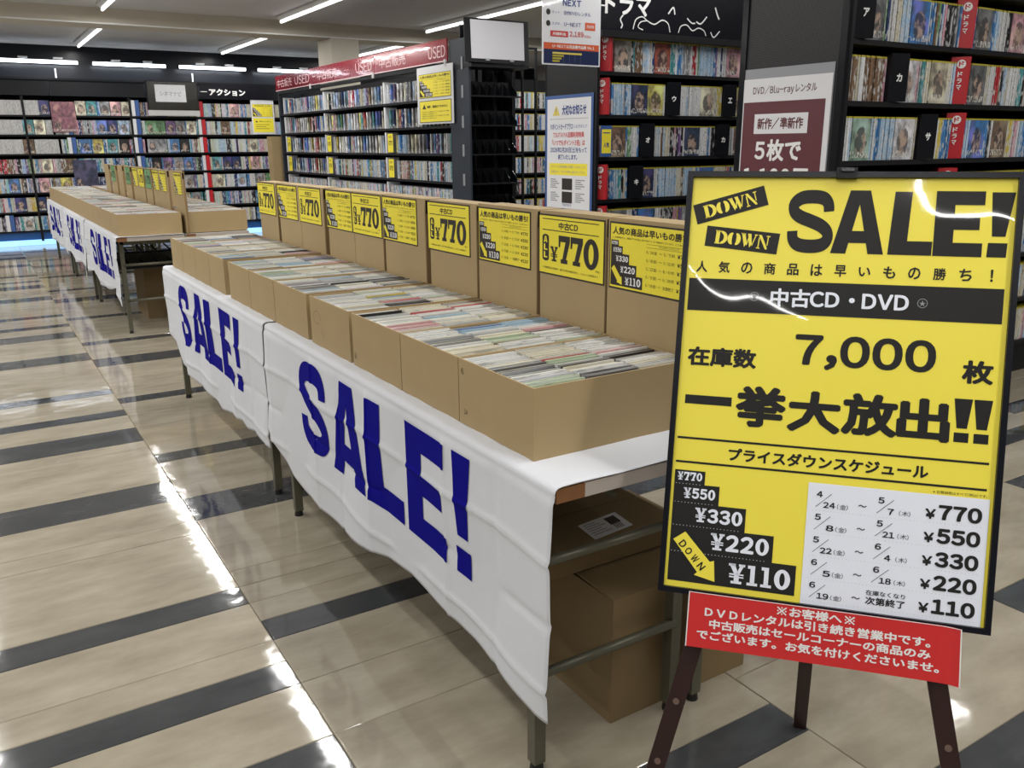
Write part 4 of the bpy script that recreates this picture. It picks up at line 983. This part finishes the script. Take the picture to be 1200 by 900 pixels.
for i, (ya, yb, word) in enumerate(((6.13, 7.77, 0), (7.78, 9.75, 1), (9.76, 11.2, 2))):
    so = ub('red_header', ur, (XU - .03, ya, 2.04, XU - .018, yb, 2.236, 'sign_red')) 
    mb = MB(); P = Panel((XU - .03 - XU - .35, 0 - (Y0 + Y1) / 2, 2.236), (0, -1, 0), (0, 0, -1))
    items = (((7.72, 7.68, '-'), (7.64, 7.0, '中古販売'), (6.50, 6.16, 'USED')), ((9.70, 9.6, '-'), (9.52, 8.87, '中古販売'), (8.62, 8.50, '…'), (8.29, 7.84, 'USED')), ((11.12, 10.5, '中古販売'), (10.38, 9.82, 'USED')))[i]
    for a, b, tx in items: P.text(mb, tx, -a, .05 if tx not in '-…' else .095, -b, .155 if tx not in '-…' else .105, 'sign_line', bold=0, h=.0015)
    P.rect(mb, -yb, .186, -ya, .196, 'sign_line', .001); mb.build('header_lettering', so)
    MB().box(-.35 - .045, (ya if i == 0 else ya) - (Y0 + Y1) / 2 + .01, 2.0, -.35 - .03, ya - (Y0 + Y1) / 2 + .04, 2.06, 'silver').build('sign_clip', ur)
# cases: shown at an angle, white partitions and yellow price cards between them
UC = case_mesh(.014, .130, .185, 'cover_print', False)
UCM = MB(); UCM.box(0, -.007, 0, .130, .007, .185, 'cover_print'); UCM.box(0, -.0072, 0, .130, -.0068, .02, 'divider_white'); UCM = UCM.mesh('used_case')
USM = MB(); USM.box(0, 0, 0, .13, .016, .185, 'spine_print'); USM = USM.mesh('used_case')
r = random.Random(31)
part_m = MB().box(-.0, 0, 0, .14, .035, .215, 'divider_white').mesh('partition')
st_u = MB()
SN = {6: 'top', 5: 'second', 4: 'third', 3: 'fourth', 2: 'fifth'}
UN = ['nearest', 'middle', 'farthest']
for lv in (6, 5, 4, 3, 2):
    z = LV[lv]; nb_ = 0
    for b, (ya, yb) in enumerate(((6.16, 7.60), (7.70, 9.42), (9.52, 10.98))):
        put('partition', part_m, label=f'white shelf partition ending the {UN[b]} bay, {SN[lv]} shelf of the used rack', cat='divider', group='white partitions on the used goods rack', loc=(XU + .005, yb + .02, z))
        y = ya; n = 0
        if lv in (4, 3):
            mb = MB(); P = Panel((0, 0, .2), (0, -1, 0), (0, 0, -1)); P.slab(mb, 0, 0, .13, .19, .002, 'card_yellow'); P.text(mb, '¥770', .02, .07, .11, .12, 'card_black', bold=.03, h=.003); P.text(mb, '中古CD', .03, .02, .10, .045, 'card_black', h=.003)
            yc = yb - .02; mb.build('yellow_card', label=f'yellow price card on the {SN[lv]} shelf of the used rack, {UN[b]} bay', cat='price card', group='yellow cards on the used rack', loc=(XU + .004, yc, z)); yend = yb - .17
        else: yend = yb - .01
        spine = lv in (2,) or (lv == 3 and b < 2) 
        while y < yend - .03:
            nm, col = DCOL[r.choices(range(len(DCOL)), DW)[0]]; j = 1 + r.uniform(-.25, .15); c = tuple(min(1, q * j) for q in col)
            sp = spine or r.random() < .25
            lab = f'{nm} used case, {ordn(n)} from the near end, {SN[lv]} shelf, {UN[b]} bay, used rack'
            if lv == 2:
                st_u.cur = c; st_u.box(XU + .01, y, z + .001, XU + .14, y + .014, z + .186, 'spine_print_stuff'); y += .0165; continue
            if sp:
                put('used_case', USM, label=lab, cat='used disc', group='used disc cases on the used rack', loc=(XU + .01, y, z + .001), color=c)
                # neighbours stay close together
                y += .024 + (r.random() < .1) * .03 if False else .0355
            else:
                put('used_case', UCM, label=lab, cat='used disc', group='used disc cases on the used rack', loc=(XU + .015, y + .02, z + .001), rot=(0, 0, math.radians(r.uniform(12, 34))), color=c)
                y += .085
            n += 1
# white notice frame with two yellow cards hanging on its near end
P = Panel((XU - .035, 6.745, 2.0), (0, -1, 0), (0, 0, -1)); mb = MB(); P.slab(mb, 0, -.02, .73, .50, .006, 'divider_white', h=-.004)
nf = mb.build('notice_frame', label='white frame with two yellow notices hanging at the near end of the used rack', cat='notice')
mb = MB()
class Sub(Panel): pass
P2 = Panel(P.P(.045, .045, .003), P.R, P.D); card_schedule(P2, mb, .65, .215); mb.build('yellow_notice', nf)
mb = MB(); P2 = Panel(P.P(.045, .285, .003), P.R, P.D); P2.slab(mb, 0, 0, .65, .20, .001, 'card_black'); P2.rect(mb, .008, .006, .642, .194, 'card_yellow', .0013)
P2.poly(mb, [(.06, .075), (.10, .030), (.14, .075)], 'card_black', .002)
P2.text(mb, '撮影・録画はできません', .16, .045, .58, .068, 'card_black', bold=.02, h=.002)
for i in range(4): P2.text(mb, '防犯上の理由により店内での撮影'[: 14 - (i % 2) * 6], .06, .098 + i * .019, .60 - (i % 2) * .25, .108 + i * .019, 'card_black', h=.002)
mb.build('yellow_notice', nf)

# end cap rack, empty black shelves facing the camera
ec = thing('end_cap_rack', 'empty black end-cap rack with blank white paper on top', 'shelf', (3.42, 5.95, 0))
def eb(nm, par, *bs):
    m = MB()
    for (a, b, c, d, e, f, mt) in bs: m.box(a - 3.42, b - 5.95, c, d - 3.42, e - 5.95, f, mt)
    return m.build(nm, par)
eb('side_panel', ec, (3.085, 5.76, 0, 3.105, 6.11, 2.215, 'slate'))
eb('side_panel', ec, (3.655, 5.95, 0, 3.67, 6.11, 2.0, 'black'))
for x in (3.3, 3.5): eb('post', ec, (x, 6.02, 0, x + .03, 6.05, 2.0, 'black'))
eb('back_panel', ec, (3.105, 6.06, 0, 3.36, 6.075, 1.0, 'black_matte'))
for k in range(6): 
    z = [.72, .965, 1.225, 1.48, 1.733, .46][k]
    sh = eb('shelf', ec, (3.105, 5.77, z - .012, 3.66, 5.98, z, 'black'), (3.105, 5.98, z, 3.655, 5.99, z + .13, 'black'))
    mm = MB()
    for i in range(7):
        x = 3.13 + i * .082 - 3.42
        mm.add([(x, -.13, z), (x + .004, -.13, z), (x + .03, .02, z), (x + .034, .02, z), (x, -.13, z + .035), (x + .004, -.13, z + .035), (x + .03, .02, z + .12), (x + .034, .02, z + .12)], [(0, 1, 5, 4), (0, 2, 6, 4), (1, 3, 7, 5), (4, 5, 7, 6), (2, 3, 7, 6), (0, 1, 3, 2)], 'black_gloss')
    mm.build('divider_fin', sh)
for k, z in enumerate((.74, .99, 1.25, 1.50, 1.76, 2.0)): eb('label_clip', ec, (3.079, 5.86, z - .045, 3.085, 5.89, z + .06, 'cable_clip'))
eb('top_shelf', ec, (3.08, 5.70, 1.965, 3.68, 6.0, 1.995, 'black'), (3.10, 5.93, 1.995, 3.66, 5.95, 2.33, 'black'))
M = Matrix.Rotation(.0, 4, 'X')
mb = MB(); P = Panel((3.035 - 3.42, 5.685 - 5.95, 2.345), (1, 0, 0), (0, -.05, -1)); P.slab(mb, -.03, -.015, .625, .345, .01, 'black', h=-.012); mb.build('sheet_holder', ec)
mb = MB(); P.slab(mb, .03, 0, .575, .315, .002, 'paper', h=.0); mb.build('blank_paper', ec)
for x in (.17, .42):
    mb = MB(); P.slab(mb, x, .312, x + .04, .330, .006, 'cable_clip', h=.001); mb.build('clip', ec)
fr = thing('metal_frame', 'slim black metal frame just right of the end-cap rack', 'frame', (3.85, 5.95, 0))
MB().box(-.09, -.01, 0, -.07, .01, 2.18, 'black').build('post', fr); MB().box(.06, -.01, 0, .08, .01, 2.18, 'black').build('post', fr)
MB().box(-.07, -.01, 2.16, .06, .01, 2.18, 'black').build('crossbar', fr)
# rack behind
rk, bp = rack('rear_rack', 'DVD rack seen in the gap right of the end-cap rack', 'shelf', 4.9, 8.0, 8.0, .45, 2.1, LV)
st_b = MB(); r = random.Random(5)
for z in LV: place_row(r, 4.95, 6.4, 8.0, z, '', '', [], st_b, False, pitch=.016)

# back wall racks
YB = 12.5
r = random.Random(77)
rk, bp = rack('back_wall_rack', 'long black rack of DVDs along the back wall with blue kick light', 'shelf', -3.2, 4.6, YB, .32, 2.0, LV, kick='kick_blue')
bp('kick_lamp', (-3.15, YB + .012, .0, 4.55, YB + .028, .07, 'kick_light'))
for x in (-1.35, -.0, 1.34, 2.28): bp('upright', (x, YB + .005, .05, x + .03, YB + .2, 2.0, 'shelf_black'))
for i, (a, b) in enumerate(((-3.2, -1.36), (-1.34, .33), (.36, 1.56))): bp('header_panel', (a, YB - .03, 1.99, b, YB - .01, 2.17, 'fascia'))
bp('header_rail', (-3.2, YB - .05, 2.19, 4.6, YB + .32, 2.215, 'black_gloss'))
hs = bp('action_header', (2.33, YB - .05, 1.99, 3.95, YB - .03, 2.185, 'fascia_dark'))
mb = MB(); P = Panel((2.33 - .7, YB - .05 - YB - .16, 2.185), (1, 0, 0), (0, 0, -1)); P.text(mb, 'アクション', .13, .055, .66, .15, 'white_print', bold=.05, h=.002); P.rect(mb, .0, .095, .10, .104, 'white_print', .002); mb.build('lettering', hs)
for i in range(5): 
    x = -1.435 + 1.165 * i
    t = thing('wall_strip_light', f'{ORD[i]} strip light from the left above the back wall racks', 'strip light', (x * 1.05 + .64, 13.5, 2.50))
    MB().tube((-.51, -.03, 0), (.51, -.03, 0), .024, 'tube_blue', 12).build('tube', t)
    MB().box(-.50, -.005, -.02, .50, .03, .03, 'fixture').build('housing', t)
    for s_ in (-.25, .2): MB().box(s_, -.05, .045, s_ + .12, .03, .065, 'silver').build('bracket', t)
    ld = bpy.data.lights.new('lamp', 'AREA'); ld.shape = 'RECTANGLE'; ld.size = 1.0; ld.size_y = .04; ld.energy = 9; ld.color = (.84, .91, 1)
    put('lamp', ld, t, loc=(0, -.075, -.02), rot=(math.radians(38), 0, 0))
st_w = MB()
covers = {6: [(-.9, 0), (-.5, 0), (.20, 1), (.335, 2), (.64, 1), (.70, 1), (.96, 1), (1.10, 1), (1.205, 1), (1.36, 3), (2.26, 4), (2.75, 1), (3.3, 1)],
          5: [(-.02, 1), (.12, 1), (.49, 3), (.90, 1), (1.03, 1), (1.18, 1), (1.37, 3), (1.53, 5), (1.82, 1), (1.95, 1), (2.10, 1), (2.27, 4), (2.60, 1), (3.2, 1)],
          4: [(-.04, 1), (.50, 3), (.66, 1), (.82, 1), (1.0, 1), (1.16, 1), (1.37, 3), (1.53, 5), (1.84, 1), (1.99, 1), (2.28, 4), (3.0, 1)],
          3: [(-.5, 1), (.14, 1), (.44, 1), (1.37, 3), (1.56, 1), (1.73, 1), (1.88, 1), (2.02, 1), (2.28, 4), (2.42, 1), (2.58, 1), (2.72, 1), (3.0, 1)],
          2: [(-.3, 1), (.07, 1), (.35, 1), (1.6, 1), (1.85, 1), (2.0, 1), (2.28, 4), (2.46, 1), (2.78, 1), (3.05, 1)],
          1: [(-.25, 1), (.0, 1), (.3, 1), (1.9, 1), (2.08, 1), (2.28, 4)],
          0: [(-.40, 3), (-.19, 1), (.12, 1), (.3, 1), (2.2, 4), (2.5, 1)]}
WN = {6: 'top', 5: 'second', 4: 'third', 3: 'fourth', 2: 'fifth', 1: 'sixth', 0: 'bottom'}
POSTER = MB().box(0, 0, 0, .30, .012, .40, 'cover_print').mesh('poster')
WIDE = case_mesh(.27, .014, .19, 'cover_print', False)
def blue_div(x, z, n):
    t = thing('section_divider', f'{n} on the back wall rack', 'divider', (x, YB + .0, z)); return t
for lv, fe in covers.items():
    z = LV[lv]; x = -3.1; fi = 0; n = 0; run = None; nd = 0; fe = sorted(fe)
    while x < 4.5:
        if fi < len(fe) and x >= fe[fi][0] - .01:
            k = fe[fi][1]; fi += 1; lab = f'{ordn(n)} face-out case from the left, {WN[lv]} shelf, back wall rack'
            nm, col = DCOL[r.choices(range(len(DCOL)), CW)[0]]
            if k == 1: put('dvd_case', COVER_N, label=f'{nm} {lab}', cat='dvd case', group='face-out cases on the back wall rack', loc=(x, YB + .01, z + .001), color=col); x += .138; n += 1
            elif k == 5: put('dvd_case', WIDE, label=f'wide {nm} {lab}', cat='dvd case', group='face-out cases on the back wall rack', loc=(x, YB + .01, z + .001), color=col); x += .28; n += 1
            elif k == 2: put('art_poster', POSTER, label='colourful poster covering two shelves at the left of the back wall rack', cat='poster', loc=(x, YB - .02, LV[5] + .03), color=(.30, .12, .16)); x += .31
            elif k in (3, 4, 0):
                if k == 0: x += .01; continue
                ds = (('blue', 'kick_blue'), ('white', 'divider_white')) if k == 3 else (('red', 'divider_red'), ('white', 'divider_white'))
                t = thing('section_divider', f'{ds[0][0]} and white section divider, {ORD[nd]} divider of the {WN[lv]} shelf of the back wall rack', 'divider', (x, YB, z)); nd += 1
                MB().box(0, .0, 0, .045, .13, .215, 'divider_white').build('white_sleeve', t); MB().box(.05, -.01, 0, .10, .13, .215, 'notice_blue' if k == 3 else 'divider_red').build('coloured_sleeve', t); x += .11
            continue
        # left bays hold grey-white spines, the right ones mixed colours
        if x < .45 and lv >= 4:
            col = (.50 + r.uniform(-.05, .05),) * 3
        else:
            if run is None or r.random() < .5: run = r.choices(range(len(DCOL)), CW if x < 2.2 else DW)[0]
            col = tuple(q * (1 + r.uniform(-.25, .1)) for q in DCOL[run][1])
        st_w.cur = col; st_w.box(x, YB + .012, z + .001, x + .0145, YB + .13, z + .19, 'spine_print_stuff'); x += .0165 + (.03 if r.random() < .012 else 0)
st_w.build('back_wall_dvd_cases', colattr=True, kind='stuff', label='tightly packed DVD spines filling the long rack along the back wall', cat='dvd cases')
put('art_poster', POSTER, label='dark blue poster on the fourth and fifth shelves of the back wall rack', cat='poster', loc=(.52, YB - .02, LV[2] + .03), color=(.05, .06, .12))
# monitor with a paper sheet
t = thing('monitor', 'old silver-chinned monitor with a paper sign on its screen, on the back rack', 'monitor', (1.935, YB - .08, 1.74))
MB().box(-.355, -.015, .075, .355, .015, .475, 'black').build('bezel', t); MB().box(-.34, -.018, .085, .34, -.015, .465, 'screen_art').build('screen', t)
MB().box(-.355, -.016, 0, .355, .015, .075, 'silver').build('chin', t); MB().box(-.03, .015, .03, .03, .03, .35, 'silver').box(-.09, .0, -.006, .09, .06, 0, 'silver').build('stand', t)
mb = MB(); P = Panel((-.24, -.0185, .425), (1, 0, 0), (0, 0, -1)); P.slab(mb, 0, 0, .42, .235, .002, 'notice_white'); P.text(mb, 'シネマナビ', .06, .09, .36, .155, 'notice_grey', bold=.01, h=.003); mb.build('paper_sign', t)
# yellow notices at the right of the back rack
P = Panel((3.06, YB - .036, 1.985), (1, 0, 0), (0, 0, -1)); mb = MB(); P.slab(mb, 0, 0, .35, .50, .004, 'divider_white', h=-.004); nf = mb.build('notice_frame', label='white frame with two yellow notices on the back wall rack', cat='notice')
mb = MB(); P2 = Panel(P.P(.02, .06, .001), P.R, P.D); card_schedule(P2, mb, .31, .185); mb.build('yellow_notice', nf)
mb = MB(); P2 = Panel(P.P(.02, .265, .001), P.R, P.D); P2.slab(mb, 0, 0, .31, .205, .001, 'card_yellow')
P2.poly(mb, [(.03, .06), (.07, .06), (.05, .03)], 'card_black', .002); P2.text(mb, '撮影はできません', .09, .035, .28, .055, 'card_black', h=.002)
for i in range(3): P2.rect(mb, .03, .09 + i * .03, .24 - .05 * (i % 2), .096 + i * .03, 'card_black', .002)
mb.build('yellow_notice', nf)
# the remaining packed cases
st_r.build('rental_dvd_cases', colattr=True, kind='stuff', label='remaining DVD spines packed on the rack behind the sale sign', cat='dvd cases')
st_d.build('drama_dvd_cases', colattr=True, kind='stuff', label='DVD spines packed on the shelves of the drama rack', cat='dvd cases')
st_u.build('used_disc_cases', colattr=True, kind='stuff', label='tightly packed spines on the fifth shelf of the used goods rack', cat='used discs')
st_b.build('rear_dvd_cases', colattr=True, kind='stuff', label='DVD spines on the rack seen past the end-cap rack', cat='dvd cases')
